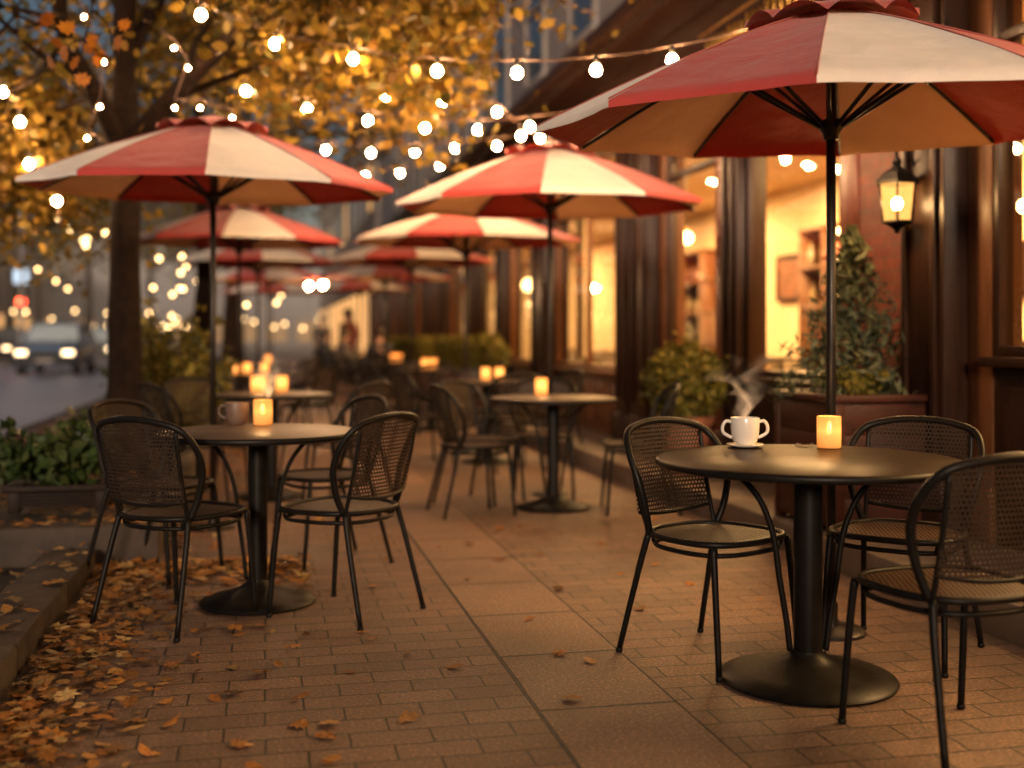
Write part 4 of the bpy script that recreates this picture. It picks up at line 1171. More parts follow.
# bays (y positions along the street)
window(2.6,4.86,1.05,2.55)
window(.1,2.35,1.05,2.55); pilaster(2.35,2.6,M['wood'])
pilaster(4.86,5.06,M['oak'],.03); pilaster(5.06,5.46,M['wood'],.16)
bm=BM(); box(bm,FX-.05,FX+.12,5.46,6.08,.14,ZT+.03); cpart('brick_pier',bm,M['brick'],smooth=False)
pilaster(6.08,6.30,M['mahog'],.06)
window(6.30,7.74,.86,2.5,M['wood'])
pilaster(7.74,8.02,M['wood'],.10); pilaster(8.02,8.24,M['mahog'],.06)
window(8.24,9.40,.85,2.5); pilaster(9.40,9.55,M['oak'],.05); pilaster(9.55,10.0,M['wood'],.16); pilaster(10.0,10.25,M['mahog'],.06); pilaster(10.25,10.6,M['wood'],.12)
window(10.6,13.3,.80,2.5,M['oak'],mull=2); pilaster(13.3,14.0,M['wood'],.16); pilaster(14.0,14.4,M['mahog'],.06)
yy=14.4; k=0
while yy<35:
    L=1.5+.25*(k%3); window(yy,yy+L,.8,2.5,(M['oak'],M['wood'])[k%2]); pilaster(yy+L,yy+L+.4,M['wood'],.16); pilaster(yy+L+.4,yy+L+.8,(M['mahog'],M['oak'])[k%2],.06); yy+=L+.8; k+=1
YEND=yy
# fascia, cornice, upper storeys
bm=BM(); box(bm,FX-.16,FX+.2,-3,YEND,ZT+.045,3.66,.01); cpart('fascia',bm,M['wood'])
bm=BM(); box(bm,FX-.22,FX+.1,-3,YEND,ZT+.02+.02,ZT+.10,.012); box(bm,2.95,FX+.2,-3,YEND,3.66,3.74,.012); box(bm,2.86,FX+.2,-3,YEND,3.742,3.90,.03); box(bm,2.98,FX+.2,-3,YEND,3.902,3.98,.012); cpart('cornice',bm,M['wood'])
# gilded relief on the fascia (no legible wording in the photo)
bm=BM()
for k in range(22):
    y=5.9+k*.105; h=.15+.05*((k*7)%3)/2; box(bm,FX-.178,FX-.158,y,y+.045,3.30-h*.5,3.30+h*.5,.004)
box(bm,FX-.174,FX-.158,5.8,8.3,3.13,3.15,.003); box(bm,FX-.174,FX-.158,5.8,8.3,3.45,3.47,.003)
cpart('gilded_relief',bm,M['gold'])
bm=BM(); box(bm,FX+.25,FX+.6,-3,YEND,3.98,15.0)
cpart('upper_wall',bm,M['upwall'],smooth=False)
bm=BM()
for fl in range(3):
    z=7.3+fl*3.4; box(bm,FX+.10,FX+.248,-3,YEND,z-.35,z-.15,.02)
box(bm,FX-.05,FX+.6,-3,YEND,15.002,15.4,.03); cpart('string_course',bm,M['trim'])
for fl in range(3):
    for k in range(int((YEND)/2.4)):
        y=-2+k*2.4; z=4.7+fl*3.4
        bm=BM(); box(bm,FX+.19,FX+.248,y,y+.10,z,z+2.0,.006); box(bm,FX+.19,FX+.248,y+1.1,y+1.2,z,z+2.0,.006); box(bm,FX+.19,FX+.247,y+.102,y+1.098,z+1.9,z+2.0); box(bm,FX+.16,FX+.247,y-.05,y+1.25,z-.1,z-.002,.01); box(bm,FX+.20,FX+.246,y+.102,y+1.098,z+.95,z+1.0)
        if k%2==0 or fl<2:
            fr=cpart('upper_window',bm,M['trim'])
            bm=BM(); box(bm,FX+.225,FX+.244,y+.103,y+1.097,z+.003,z+1.897)
            lit = (k*5+fl*3)%7==0
            obj('pane',bm,M['upwin'],fr,False)
        else: bm.free()
# interior
bm=BM(); box(bm,FX+.15,6.6,-3,YEND,.02,.12); cpart('interior_floor',bm,M['inwood'],smooth=False)
bm=BM(); box(bm,6.6,6.8,-3,YEND,.02,3.3); box(bm,FX+.2,6.8,-3.2,-3.0,.02,3.3); box(bm,FX+.2,6.8,YEND,YEND+.2,.02,3.3); cpart('interior_wall',bm,M['plaster'],smooth=False)
bm=BM(); box(bm,FX+.14,6.6,-3,YEND,3.06,3.3); cpart('interior_ceiling',bm,M['plaster'],smooth=False)
# interior lights: warm ceiling lamps
wl=[]
for i,y in enumerate((1.2,3.6,6.3,8.8,11.6,15,18.5,22.5,27,32,38,43)):
    l=bpy.data.lights.new('interior_lamp','AREA'); l.shape='RECTANGLE'; l.size=1.6; l.size_y=1.6; l.energy=430; l.color=(1,.62,.27)
    o=bpy.data.objects.new('interior_lamp',l); o.location=(5.1,y,3.0); link(o)
# interior pendants
shadeM=pbr('red_lamp_shade',(.30,.05,.02),None,.6)
glowM=emis('pendant_glow',(1,.62,.26),30)
def pendant(x,y,z,label,shade=True,r=.05,mat=None):
    e=empty('pendant_lamp',(x,y,z),0,label,'lamp','pendant lamps inside the cafe')
    bm=BM(); tube(bm,[(0,0,.08),(0,0,3.05-z)],.005,5); obj('cord',bm,M['black'],e)
    bm=BM(); sphere(bm,(0,0,0),r,14); obj('bulb',bm,mat or glowM,e)
    if shade:
        bm=BM(); lathe(bm,[(.04,.13),(.06,.12),(.13,.03),(.15,-.02),(.145,-.02),(.05,.11)],seg=24); obj('lamp_shade',bm,shadeM,e)
    else:
        bm=BM(); tube(bm,[(0,0,r*.9),(0,0,.1)],.018,8); obj('cap',bm,M['gold'],e)
pendant(5.0,9.3,1.85,'left red shaded lamp in the big window beside the brick pier')
pendant(5.0,8.8,1.85,'right red shaded lamp in the big window beside the brick pier')
pendant(4.3,7.4,1.75,'small bare bulb glowing in the big window beside the brick pier',False,.035)
pendant(4.6,7.0,2.3,'higher small bare bulb in the big window beside the brick pier',False,.03)
pendant(4.2,12.9,1.95,'big bright globe in the wide window behind the central parasol',False,.13)
pendant(4.6,12.0,2.25,'small globe at the upper right of the wide window',False,.07)
pendant(4.9,13.2,2.3,'small globe at the upper left of the wide window',False,.07)
pendant(4.0,17.2,1.95,'globe lamp in a far window near the hedge',False,.10)
pendant(4.0,4.9,1.8,'small bulb in the rightmost window, higher one',False,.025)
pendant(4.2,5.2,1.55,'small bulb in the rightmost window, lower one',False,.025)
pendant(4.6,5.0,2.1,'small bulb high in the rightmost window, farther back',False,.025)
pendant(4.4,5.6,1.35,'small low bulb in the rightmost window',False,.022)
pendant(4.3,9.9,2.0,'bulb in the narrow window left of the big one, upper',False,.035)
pendant(4.5,10.4,1.65,'bulb in the narrow window left of the big one, lower',False,.035)
for i,(x_,y_,z_) in enumerate(((4.4,8.1,2.15),(4.8,8.9,2.05),(4.2,7.9,1.45),(5.2,9.6,1.6))):
    pendant(x_,y_,z_,('small bulb high in the big window, nearest the brick pier','small bulb high in the big window, deeper inside','low small bulb in the big window above the sill','low small bulb deep inside behind the big window')[i],False,.028)
# interior furnishings: counter, shelves with bottles
def shelf_unit(y0,y1,label):
    e=empty('wall_shelf',(6.35,(y0+y1)/2,.12),0,label,'shelves','shelves along the cafe back wall')
    L=(y1-y0)/2; bm=BM()
    for z in (.4,.9,1.35,1.8,2.25): box(bm,-.2,.2,-L,L,z,z+.04,.004)
    for y in (-L,-L/3,L/3,L-.04): box(bm,-.198,.198,y,y+.04,0,2.3)
    obj('frame',bm,M['oak'],e)
    cols=[(.25,.06,.03),(.1,.12,.04),(.4,.3,.15),(.08,.05,.03),(.5,.42,.3)]
    for z in (.94,1.39,1.84):
        bm=BM(); y=-L+.1
        while y<L-.1:
            h=random.uniform(.16,.3); r=random.uniform(.03,.05)
            lathe(bm,[(0,0),(r,0),(r,h*.6),(r*.4,h*.75),(r*.4,h),(0,h)],(random.uniform(-.1,.05),y,z),10); y+=random.uniform(.09,.2)
        c=random.choice(cols); obj('bottle_row',bm,pbr('bottles',c,tuple(q*.4 for q in c),.3,0,9),e)
shelf_unit(2.5,5.6,'wooden shelves of bottles behind the rightmost window')
shelf_unit(10.6,12.4,'wooden shelves of bottles behind the narrow window')
shelf_unit(15.5,18.5,'wooden shelves of bottles behind the wide window')
e=empty('bar_counter',(5.3,7.4,.12),0,'dark bar counter inside the big window beside the brick pier','counter')
bm=BM(); box(bm,-.3,.3,-1.2,2.2,0,.95,.01); obj('counter_body',bm,M['mahog'],e,angle=35)
bm=BM(); box(bm,-.36,.36,-1.26,2.26,.952,1.0,.01); obj('counter_top',bm,M['wood'],e,angle=35)
def picture(y,z,w_,h_,label,c):
    e=empty('wall_picture',(6.57,y,z),0,label,'picture','framed pictures on the cafe back wall')
    bm=BM(); t=.05
    box(bm,-.03,.02,-w_/2,w_/2,h_/2-t,h_/2,.004); box(bm,-.03,.02,-w_/2,w_/2,-h_/2,-h_/2+t,.004); box(bm,-.03,.02,-w_/2,-w_/2+t,-h_/2+t+.001,h_/2-t-.001); box(bm,-.03,.02,w_/2-t,w_/2,-h_/2+t+.001,h_/2-t-.001)
    obj('frame',bm,M['wood'],e,False)
    bm=BM(); box(bm,-.012,.01,-w_/2+t,w_/2-t,-h_/2+t,h_/2-t); obj('print',bm,pbr('faded_print',c,tuple(q*.4 for q in c),.6,0,5),e,False)
picture(9.2,1.75,.7,.5,'wide dark framed picture inside, seen through the big window',(.25,.10,.05))
picture(10.1,2.0,.4,.55,'upright framed picture inside, seen through the big window',(.35,.25,.12))
picture(7.9,1.9,.5,.7,'upright framed picture inside the rightmost window view',(.12,.10,.07))
picture(13.4,1.9,.9,.6,'wide framed picture deep inside behind the narrow window',(.30,.12,.06))
picture(20.3,1.9,.9,.7,'framed picture inside behind the wide window',(.2,.15,.1))
for i,(px_,py_) in enumerate(((4.5,6.9),(4.5,8.6),(4.6,10.8),(4.5,12.6),(4.5,15.6))):
    o=copy_tree(tableB); o.location=(px_,py_,.12); o.scale=(.7,.7,1)
    nm=('behind the rightmost window','behind the big window','behind the narrow window','behind the wide window','in the far part of the cafe')[i]
    tag(o,'round table inside the cafe, '+nm,'table','tables inside the cafe')
    for sgn in (-1,1): chair(px_+.05*sgn,py_+.62*sgn,(0,-sgn),'black mesh chair inside the cafe '+nm+(', farther side' if sgn>0 else ', nearer side'),'chairs inside the cafe',.12)
curt=pbr('linen_curtain',(.70,.55,.36),(.58,.42,.26),.9,0,5)
def curtain(y0,y1,label):
    bm=BM(); n=40; a=[];b=[]
    for i in range(n+1):
        y=y0+(y1-y0)*i/n; x=FX+.22+.03*math.sin(i*1.3); a.append(bm.verts.new((x,y,.9)));b.append(bm.verts.new((x,y,3.0)))
    for i in range(n): bm.faces.new((a[i],a[i+1],b[i+1],b[i]))
    tag(obj('curtain',bm,curt),label,'curtain','linen curtains in the cafe windows')
curtain(6.38,6.62,'linen curtain gathered at the right side of the big window'); curtain(12.9,13.2,'linen curtain at the left of the wide window'); curtain(4.55,4.8,'linen curtain gathered at the left of the rightmost window')
for i,(y,l) in enumerate(((3.8,'pot plant'),(11.6,'x'))): pass
# wall lantern on the brick pier
lx=FX-.26; ly=onx(897,lx); lz=1.83
e=empty('wall_lantern',(lx,ly,lz),0,'black wall lantern glowing on the red brick pier beside the potted conifer','lantern')
bm=BM(); lathe(bm,[(0,-.155),(.012,-.15),(.02,-.13),(.035,-.12),(.06,-.105),(.085,-.098),(.085,-.088),(0,-.088)],seg=6); obj('lantern_base',bm,M['metal'],e,False)
bm=BM(); lathe(bm,[(.112,.10),(.118,.115),(.075,.16),(.03,.185),(.022,.20),(.03,.215),(.015,.235),(0,.24)],seg=6); lathe(bm,[(0,.10),(.112,.10)],seg=6); obj('lantern_roof',bm,M['metal'],e,False)
bm=BM(); lathe(bm,[(.078,-.088),(.098,.10)],seg=6); obj('lantern_glass',bm,M['lampglass'],e,False)
bm=BM()
for k in range(6): a=2*PI*k/6; tube(bm,[(.080*math.cos(a),.080*math.sin(a),-.088),(.100*math.cos(a),.100*math.sin(a),.10)],.0055,5)
obj('lantern_bar',bm,M['metal'],e)
bm=BM(); tube(bm,[(0,0,-.088),(0,0,-.03)],.014,8); obj('candle_holder',bm,M['metal'],e)
bm=BM(); sphere(bm,(0,0,.0),.026,12,(1,1,1.35)); obj('bulb',bm,emis('lantern_bulb',(1,.60,.24),160),e)
bm=BM(); tube(bm,smoothpath([(0,0,.235),(.0,0,.29),(.06,0,.33),(.13,0,.30),(.20,0,.24)],6),.009,6); tube(bm,smoothpath([(.20,0,.10),(.13,0,.17),(.07,0,.25),(.04,0,.30)],5),.006,6); box(bm,.185,.21,-.05,.05,.04,.34,.006); obj('bracket',bm,M['metal'],e)

point('lantern_light',(lx-.16,ly-.05,lz),16,(1,.55,.2),.04)
# ------------------------------------------------------------ plants on the cafe side
pbx=(3.06,5.55,.15)
planter_box(pbx,.56,.68,.70,'large dark reddish wooden planter box against the brick pier, holding a conifer',0,mat_wood('dark_mahogany',(.05,.016,.010),(.02,.008,.005),.45,(3,3,14)))
shrub('conifer',(3.06,5.55,.80),.40,.92,2300,.08,M['conifer'],'feathery conical conifer in the mahogany planter box under the lantern','shrub',shape='cone',outline=NEEDLE)
shrub('conifer_underplant',(3.02,5.40,.80),.22,.22,500,.045,M['leafolive'],'low trailing plant around the foot of the conifer','shrub',shape='stems')
by=onx(685,2.98)
pot('plant_pot',(2.98,by,.15),.20,.42,M['pot'],'terracotta pot with a clipped ball shrub, left of the big window','pots of clipped shrubs along the cafe front')
shrub('ball_shrub',(2.98,by,.55),.28,.26,3800,.045,M['leafolive'],'clipped round shrub in the pot left of the big window',group='clipped ball shrubs along the cafe front')
by=onx(487,2.98)
pot('plant_pot',(2.98,by,.15),.20,.45,M['pot'],'terracotta pot with a ball shrub under the third right parasol','pots of clipped shrubs along the cafe front')
shrub('ball_shrub',(2.98,by,.60),.30,.28,1800,.06,M['leafolive'],'clipped round shrub far along the cafe front, under the third right parasol',group='clipped ball shrubs along the cafe front')
for i,px in enumerate((452,425,400)):
    y=onx(px,2.95); txt=('nearest','middle','farthest')[i]
    planter_box((2.98,y,.15),.4,1.6,.5,f'{txt} long planter of hedge along the distant cafe front',group='hedge planters')
    e=empty('hedge',(2.98,y,.6),0,f'{txt} clipped green hedge block in a planter by the distant cafe front','hedge','hedge blocks')
    P=np.column_stack([rng.uniform(-.22,.22,2600),rng.uniform(-.85,.85,2600),rng.uniform(0,.55,2600)]); leaf_obj('foliage',P,rng.uniform(.05,.09,2600),OVATE,M['leafolive'],e)

# ------------------------------------------------------------ people (far along the terrace)
def skin_mesh(name, verts, edges, radii, m, parent, sub=1, root=0):
    me=bpy.data.meshes.new(name); me.from_pydata(verts,edges,[]); o=bpy.data.objects.new(name,me); link(o)
    mod=o.modifiers.new('skin','SKIN'); 
    for i,r in enumerate(radii):
        sv=me.skin_vertices[0].data[i]; sv.radius=(r,r) if not isinstance(r,tuple) else r; sv.use_root=(i==root)
    s=o.modifiers.new('sub','SUBSURF'); s.levels=sub; s.render_levels=sub
    dg=bpy.context.evaluated_depsgraph_get(); me2=bpy.data.meshes.new_from_object(o.evaluated_get(dg)); bpy.data.objects.remove(o)
    me2.materials.clear(); me2.materials.append(m); me2.shade_smooth()
    return link(bpy.data.objects.new(name,me2),parent)
def person(x,y,face,pose,top,legs,label,hairlong=False,group=None):
    e=empty('person',(x,y,0),math.atan2(face[1],face[0])-PI/2,label,'person',group)
    if pose=='stand':
        J=dict(pel=(0,0,.95),chest=(0,-.01,1.28),neck=(0,0,1.47),head=(0,.02,1.62),crown=(0,.02,1.70))
        for s,n in ((-1,'l'),(1,'r')):
            J['sh'+n]=(s*.19,0,1.41);J['el'+n]=(s*.24,-.03,1.13);J['wr'+n]=(s*.22,.10,.90);J['ha'+n]=(s*.21,.14,.83)
            J['hip'+n]=(s*.09,0,.90);J['kn'+n]=(s*.11,.03+.04*s,.50);J['an'+n]=(s*.12,-.02,.08);J['to'+n]=(s*.13,.15,.03)
    else:
        J=dict(pel=(0,0,.52),chest=(0,.02,.85),neck=(0,.05,1.04),head=(0,.08,1.18),crown=(0,.08,1.26))
        for s,n in ((-1,'l'),(1,'r')):
            J['sh'+n]=(s*.19,.04,.98);J['el'+n]=(s*.24,.10,.72);J['wr'+n]=(s*.14,.36,.78);J['ha'+n]=(s*.10,.44,.79)
            J['hip'+n]=(s*.09,.02,.50);J['kn'+n]=(s*.12,.44,.50);J['an'+n]=(s*.12,.42,.08);J['to'+n]=(s*.13,.58,.03)
    order=list(J.keys()); ix={k:i for i,k in enumerate(order)}
    E=[('pel','chest'),('chest','neck'),('neck','head'),('head','crown')]
    for n in 'lr': E+= [('chest','sh'+n),('sh'+n,'el'+n),('el'+n,'wr'+n),('wr'+n,'ha'+n),('pel','hip'+n),('hip'+n,'kn'+n),('kn'+n,'an'+n),('an'+n,'to'+n)]
    R=dict(pel=.13,chest=.14,neck=.05,head=.095,crown=.07,sh=.06,el=.042,wr=.028,ha=.03,hip=.085,kn=.06,an=.042,to=.035)
    rr=[R.get(k,R.get(k[:-1],.05)) for k in order]
    skin_mesh('body',[J[k] for k in order],[(ix[a],ix[b]) for a,b in E],rr,M['skin'],e)
    to=['pel','chest','neckb']+[a+b for b in 'lr' for a in ('sh','el','wr')]
    JJ=dict(J); JJ['neckb']=tuple(Vector(J['chest']).lerp(Vector(J['neck']),.7)); i2={k:i for i,k in enumerate(to)}
    E2=[('pel','chest'),('chest','neckb')]+[(a,b) for n in 'lr' for a,b in (('chest','sh'+n),('sh'+n,'el'+n),('el'+n,'wr'+n))]
    R2=dict(pel=.155,chest=.165,neckb=.08,shl=.078,shr=.078,ell=.06,elr=.06,wrl=.045,wrr=.045)
    skin_mesh('jacket',[JJ[k] for k in to],[(i2[a],i2[b]) for a,b in E2],[R2[k] for k in to],top,e)
    lo=['pel']+[a+b for b in 'lr' for a in ('hip','kn','an')]; i3={k:i for i,k in enumerate(lo)}
    E3=[(a,b) for n in 'lr' for a,b in (('pel','hip'+n),('hip'+n,'kn'+n),('kn'+n,'an'+n))]
    skin_mesh('trousers',[J[k] for k in lo],[(i3[a],i3[b]) for a,b in E3],[{'p':.14,'h':.105,'k':.078,'a':.06}[k[0]] for k in lo],legs,e)
    hd=Vector(J['head'])
    bm=BM(); sphere(bm,hd+Vector((0,-.025,.045)),.108,14,(.92,1,1))
    if hairlong: sphere(bm,hd+Vector((0,-.07,-.06)),.085,12,(1.05,.7,1.6))
    obj('hair',bm,M['hair'],e)
    bm=BM(); sphere(bm,hd+Vector((0,.098,-.012)),.016,8,(.8,1.2,1.4)); obj('nose',bm,M['skin'],e)
    bm=BM(); 
    for s in (-1,1): sphere(bm,hd+Vector((s*.033,.086,.02)),.010,8)
    obj('eye',bm,M['black'],e)
p=T6
def chairperson(T,ang,top,label,hl):
    a=math.radians(ang)-A; x=T.x+.66*math.cos(a); y=T.y+.66*math.sin(a); f=(T.x-x,T.y-y)
    chair(x,y,f,'chair under the '+label.split(' at ')[0].split(' with ')[0].split(' on the ')[0]); person(x-f[0]*.05,y-f[1]*.05,f,'sit',top,M['denim'],label,hl,'people sitting at the far tables')
chairperson(T6,200,M['cloth3'],'seated person in a grey jacket on the street side of the sixth right table',True)
chairperson(T6,285,M['cloth1'],'seated person in a dark coat with back to camera at the sixth right table',False)
chairperson(T7,170,M['cloth1'],'seated person in dark clothes at the last right table',True)
q=atz(348,24.5,0); person(q.x,q.y,(-.7,-.5),'stand',M['cloth2'],M['denim'],'standing person in a rust coloured top beside the far tables',True)
q=atz(322,33,0); person(q.x,q.y,(.2,-1),'stand',M['cloth3'],M['denim'],'person in grey standing farthest down the walkway',False)

# ------------------------------------------------------------ cars
def make_car(paint):
    e=empty('car')
    # side profile (y along car, front at -y), z
    Wd=.93
    secs=[(-2.25,.45,.70,.78),(-2.15,.30,.82,.88),(-1.6,.28,.98,.92),(-1.0,.28,1.06,.93),(0,.28,1.08,.94),(1.2,.28,1.10,.94),(2.0,.30,1.08,.92),(2.2,.42,1.0,.86)]
    bm=BM(); rings=[]
    for (y,z0,z1,hw) in secs:
        rings.append([bm.verts.new(p) for p in ((-hw*.9,y,z0),(-hw,y,z0+.15),(-hw,y,z1-.18),(-hw*.9,y,z1-.03),(-hw*.5,y,z1),(hw*.5,y,z1),(hw*.9,y,z1-.03),(hw,y,z1-.18),(hw,y,z0+.15),(hw*.9,y,z0))])
    for a,b in zip(rings,rings[1:]):
        for i in range(10): bm.faces.new((a[i],a[(i+1)%10],b[(i+1)%10],b[i]))
    bm.faces.new(rings[0]); bm.faces.new(list(reversed(rings[-1])))
    obj('body',bm,paint,e,angle=50)
    gs=[(-1.05,.80,1.07,.001),(-.35,.70,1.62,0),(.2,.70,1.70,0),(1.3,.69,1.68,0),(2.0,.72,1.12,0)]
    # roof shell
    bm=BM(); rs=[]
    for (y,hw,z,_) in gs: rs.append([bm.verts.new((-hw,y,z-.05 if z>1.2 else z)),bm.verts.new((-hw*.7,y,z)),bm.verts.new((hw*.7,y,z)),bm.verts.new((hw,y,z-.05 if z>1.2 else z))])
    for a,b in zip(rs[1:],rs[2:-1]):
        for i in range(3): bm.faces.new((a[i],a[i+1],b[i+1],b[i]))
    for sx in (-1,1):
        for (p,q) in (((sx*.84,-1.05,1.07),(sx*.70,-.35,1.585)),((sx*.86,.25,1.08),(sx*.70,.25,1.65)),((sx*.86,1.9,1.09),(sx*.70,1.3,1.64))): tube(bm,[p,q],.04,6)
    obj('roof',bm,paint,e,angle=50)
    def quad(name,ps,m,par=e):
        bm=BM(); bm.faces.new([bm.verts.new(p) for p in ps]); return obj(name,bm,m,par,False)
    quad('windscreen',[(-.80,-1.03,1.07),(.80,-1.03,1.07),(.67,-.36,1.60),(-.67,-.36,1.60)],M['carglass'])
    quad('rear_window',[(-.75,1.97,1.10),(.75,1.97,1.10),(.66,1.32,1.64),(-.66,1.32,1.64)],M['carglass'])
    for sx in (-1,1): quad('side_window',[(sx*.85,-1.0,1.07),(sx*.87,1.88,1.09),(sx*.70,1.3,1.62),(sx*.70,-.35,1.57)],M['carglass'])
    for sx in (-1,1):
        for y in (-1.4,1.35):
            bm=BM(); m4=Matrix.Translation((sx*.82,y,.33))@Matrix.Rotation(PI/2,4,'Y'); bmesh.ops.create_cone(bm,cap_ends=True,segments=28,radius1=.33,radius2=.33,depth=.22,matrix=m4); wv=obj('wheel',bm,M['black'],e,angle=40)
            bm=BM(); m4=Matrix.Translation((sx*.935,y,.33))@Matrix.Rotation(PI/2,4,'Y'); bmesh.ops.create_cone(bm,cap_ends=True,segments=20,radius1=.20,radius2=.18,depth=.02,matrix=m4); obj('rim',bm,M['chrome'],wv,angle=40)
        bm=BM(); box(bm,min(sx*.52,sx*.84),max(sx*.52,sx*.84),-2.262,-2.16,.64,.78,.02); obj('headlight',bm,M['headlight'],e)
        bm=BM(); box(bm,min(sx*.92,sx*1.08),max(sx*.92,sx*1.08),-.85,-.70,1.08,1.22,.03); obj('mirror',bm,paint,e)
    bm=BM(); box(bm,-.46,.46,-2.268,-2.2,.60,.76,.01); obj('grille',bm,M['black'],e)
    bm=BM(); box(bm,-.84,.84,-2.30,-2.1,.36,.56,.04); obj('bumper',bm,M['black'],e,angle=40)
    bm=BM(); box(bm,-.26,.26,-2.312,-2.302,.42,.52); obj('number_plate',bm,M['trim'],e,False)
    return e
car1=make_car(M['carblue'])
def put_car(o,px,d,label,s=1.0):
    q=W(px,HY,d); o.location=(q.x,q.y,-.15); o.scale=(s,s,s); o.rotation_euler=(0,0,math.radians(random.uniform(-2,2))); tag(o,label,'car','cars on the road')
put_car(car1,58,40,'dark blue car coming toward the camera with headlights on',1.08)
c=make_car(M['carsilver']); put_car(c,100,54,'silver car behind the dark blue one, partly behind the tree trunk',1.05)
c=make_car(M['carred']); put_car(c,3,58,'maroon car with bright headlights at the far left of the road',1.05)
c2=copy_tree(c); put_car(c2,128,80,'distant car hidden mostly behind the tree trunk'); c3=copy_tree(c); put_car(c3,158,88,'farthest car, only headlights visible right of the trunk')

# ------------------------------------------------------------ street lamp and traffic light
q=atz(22,40,-.02); e=empty('street_lamp',q,0,'tall street lamp with cold white lights at the left edge','street lamp')
bm=BM(); tube(bm,[(0,0,0),(0,0,.6),(0,0,6.6)],[.11,.05],10); obj('post',bm,M['trim'],e)
bm=BM(); tube(bm,smoothpath([(0,0,6.4),(.1,0,6.65),(.5,0,6.7)],4),.03,6); tube(bm,smoothpath([(0,0,6.4),(-.1,0,6.65),(-.5,0,6.7)],4),.03,6); tube(bm,[(0,0,5.4),(.5,-.1,5.45)],.025,6); obj('arm',bm,M['trim'],e)
coldM=emis('cold_lamp_glow',(.75,.88,1),28,False)
for (x,z,r) in ((-.5,6.6,.22),(.5,6.6,.16),(.45,5.35,.12),(-.15,6.2,.14)):
    bm=BM(); sphere(bm,(x,0,z),r,12,(1,1,.6)); obj('lamp_head',bm,coldM,e)
q=atz(22,48,-.02); e=empty('traffic_light',q,0,'traffic signal showing red at the far left of the road','traffic light')
bm=BM(); tube(bm,[(0,0,0),(0,0,3.2)],.06,8); obj('post',bm,M['metal'],e)
bm=BM(); box(bm,-.2,.2,-.15,.15,2.3,3.3,.04); obj('housing',bm,M['metal'],e)
bm=BM(); sphere(bm,(0,-.17,2.65),.17,12,(1,.4,1)); obj('signal_lens',bm,emis('red_signal',(1,.08,.03),18,False),e)
bm=BM(); box(bm,-.28,.28,-.22,-.19,3.42,4.0,.02); obj('sign_panel',bm,emis('lit_sign_panel',(.7,.85,1),1.4,False),e)

# evening haze over the far half of the street
bm=BM(); box(bm,-60,40,51,118,-.1,9)
hm,hnt,hout=newmat('evening_haze'); hv=hnt.nodes.new('ShaderNodeVolumeScatter'); hv.inputs['Color'].default_value=(1,.93,.84,1); hv.inputs['Density'].default_value=.009; hv.inputs['Anisotropy'].default_value=-.2
hnt.links.new(hv.outputs[0],hout.inputs['Volume'])
tag(obj('haze',bm,hm,smooth=False),kind='structure')
# ------------------------------------------------------------ buildings across the road and at the end
def town_house(x0,x1,y0,y1,h,wall,label,lit=.3,shop=True,face='+x'):
    e=empty('town_building',((x0+x1)/2,(y0+y1)/2,0),0,label,'building','buildings across the road')
    O=-Vector(((x0+x1)/2,(y0+y1)/2,0))
    bm=BM(); box(bm,x0,x1,y0,y1,-.1,h); o=obj('wall',bm,wall,e,False); o.location=O
    bm=BM(); box(bm,x0-.2,x1+.2,y0-.2,y1+.2,h+.002,h+.4,.03); o=obj('cornice',bm,M['trim'],e); o.location=O
    litM=emis('lit_room_window',(1,.50,.17),1.0,False); shopM=emis('lit_shop_window',(1,.48,.16),1.3 if face!='-y' else .5,False)
    axis = 'y' if face in ('+x','-x') else 'x'
    a,b=(y0,y1) if axis=='y' else (x0,x1); n=int((b-a)/3)
    nf=int((h-4)/3.2)
    for fl in range(nf+1):
        for k in range(n):
            c=a+(k+.5)*(b-a)/n; z=(.6 if fl==0 else 1.3+fl*3.2+1.0); hw=1.1 if fl==0 else .5; hh=2.2 if fl==0 else 1.6
            bm=BM()
            if face=='+x': box(bm,x1-.02,x1+.05,c-hw-.08,c+hw+.08,z-.08,z+hh+.08)
            elif face=='-x': box(bm,x0-.05,x0+.02,c-hw-.08,c+hw+.08,z-.08,z+hh+.08)
            else: box(bm,c-hw-.08,c+hw+.08,y0-.05,y0+.02,z-.08,z+hh+.08)
            fr=obj('window',bm,M['trim'],e,False); fr.location=O
            bm=BM()
            if face=='+x': box(bm,x1+.052,x1+.06,c-hw,c+hw,z,z+hh)
            elif face=='-x': box(bm,x0-.06,x0-.052,c-hw,c+hw,z,z+hh)
            else: box(bm,c-hw,c+hw,y0-.06,y0-.052,z,z+hh)
            obj('pane',bm,(shopM if fl==0 else litM) if (random.random()<(.75 if fl==0 else lit)) else M['upwin'],fr,False)
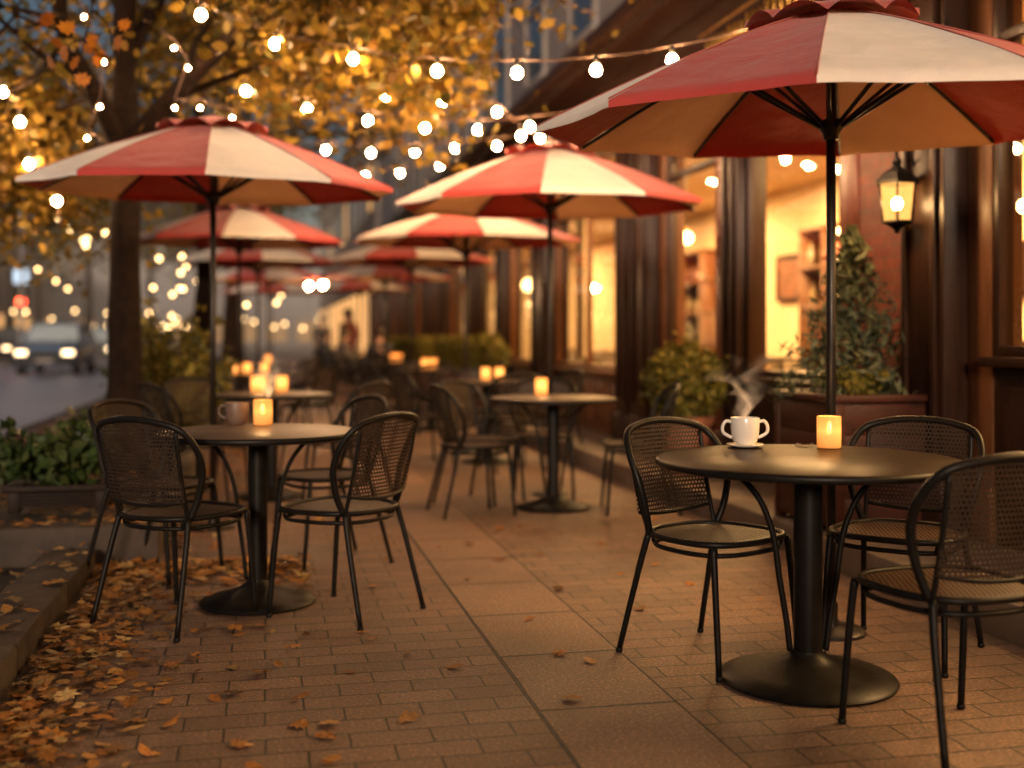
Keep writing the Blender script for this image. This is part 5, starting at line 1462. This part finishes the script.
bw=pbr('dark_brick_building',(.30,.22,.18),(.22,.16,.13),.9,0,1,world=True); gw=pbr('grey_building',(.40,.38,.37),(.3,.29,.28),.9,0,1,world=True)
town_house(-29,-19,20,44,9,bw,'brick building across the road with glowing shop windows')
town_house(-29,-19,46,70,11,gw,'grey building across the road beyond the brick one')
town_house(-29,-19,72,110,9,bw,'distant brick building across the road near the far end')
town_house(-26,6,122,136,11,gw,'pale building closing the far end of the street',.1,face='-y')
town_house(3.6,14,YEND+.6,YEND+40,9,pbr('pale_stone_front',(.26,.235,.22),(.20,.18,.17),.8,0,1,world=True),'grey building continuing the street beyond the cafe',.4,face='-x')
e=empty('added_shade_wall',(-1.2,-6.8,0),0,'unseen brick wall with stone coping, added behind the camera to shade the foreground','wall')  # unseen wall, added to keep the low sun off the near paving
bm=BM(); box(bm,-4.6,4.4,-.15,.15,-.1,2.15); obj('wall_body',bm,bw,e,False)
bm=BM(); box(bm,-4.65,4.45,-.2,.2,2.152,2.25,.012); obj('coping',bm,M['granite'],e,angle=35)
def shop_string(px0,px1,py,d,n,label):
    far_string(px0,py,px1,py,d,d,n,.6,label,.11,'bright bokeh lights over the distant shops')
shop_string(40,190,318,95,12,'row of distant shop lights low above the traffic')
shop_string(60,170,305,85,8,'upper row of distant shop lights above the traffic')
shop_string(0,36,305,70,4,'distant shop lights left of the blue car')
shop_string(230,330,318,90,8,'distant shop lights beyond the walkway')

# ------------------------------------------------------------ render settings
scene.view_settings.view_transform='Standard'; scene.view_settings.look='None'; scene.view_settings.exposure=0; scene.view_settings.gamma=1
scene.render.engine='CYCLES'
c=scene.cycles; c.use_denoising=True
try: c.denoiser='OPENIMAGEDENOISE'; c.denoising_input_passes='RGB_ALBEDO_NORMAL'
except Exception: pass
c.max_bounces=6; c.diffuse_bounces=3; c.glossy_bounces=3; c.transmission_bounces=4; c.transparent_max_bounces=12; c.volume_bounces=1
c.sample_clamp_indirect=4; c.sample_clamp_direct=0; c.caustics_reflective=False; c.caustics_refractive=False
c.use_light_tree=True; c.use_adaptive_sampling=True; c.adaptive_threshold=.01; c.blur_glossy=1.0
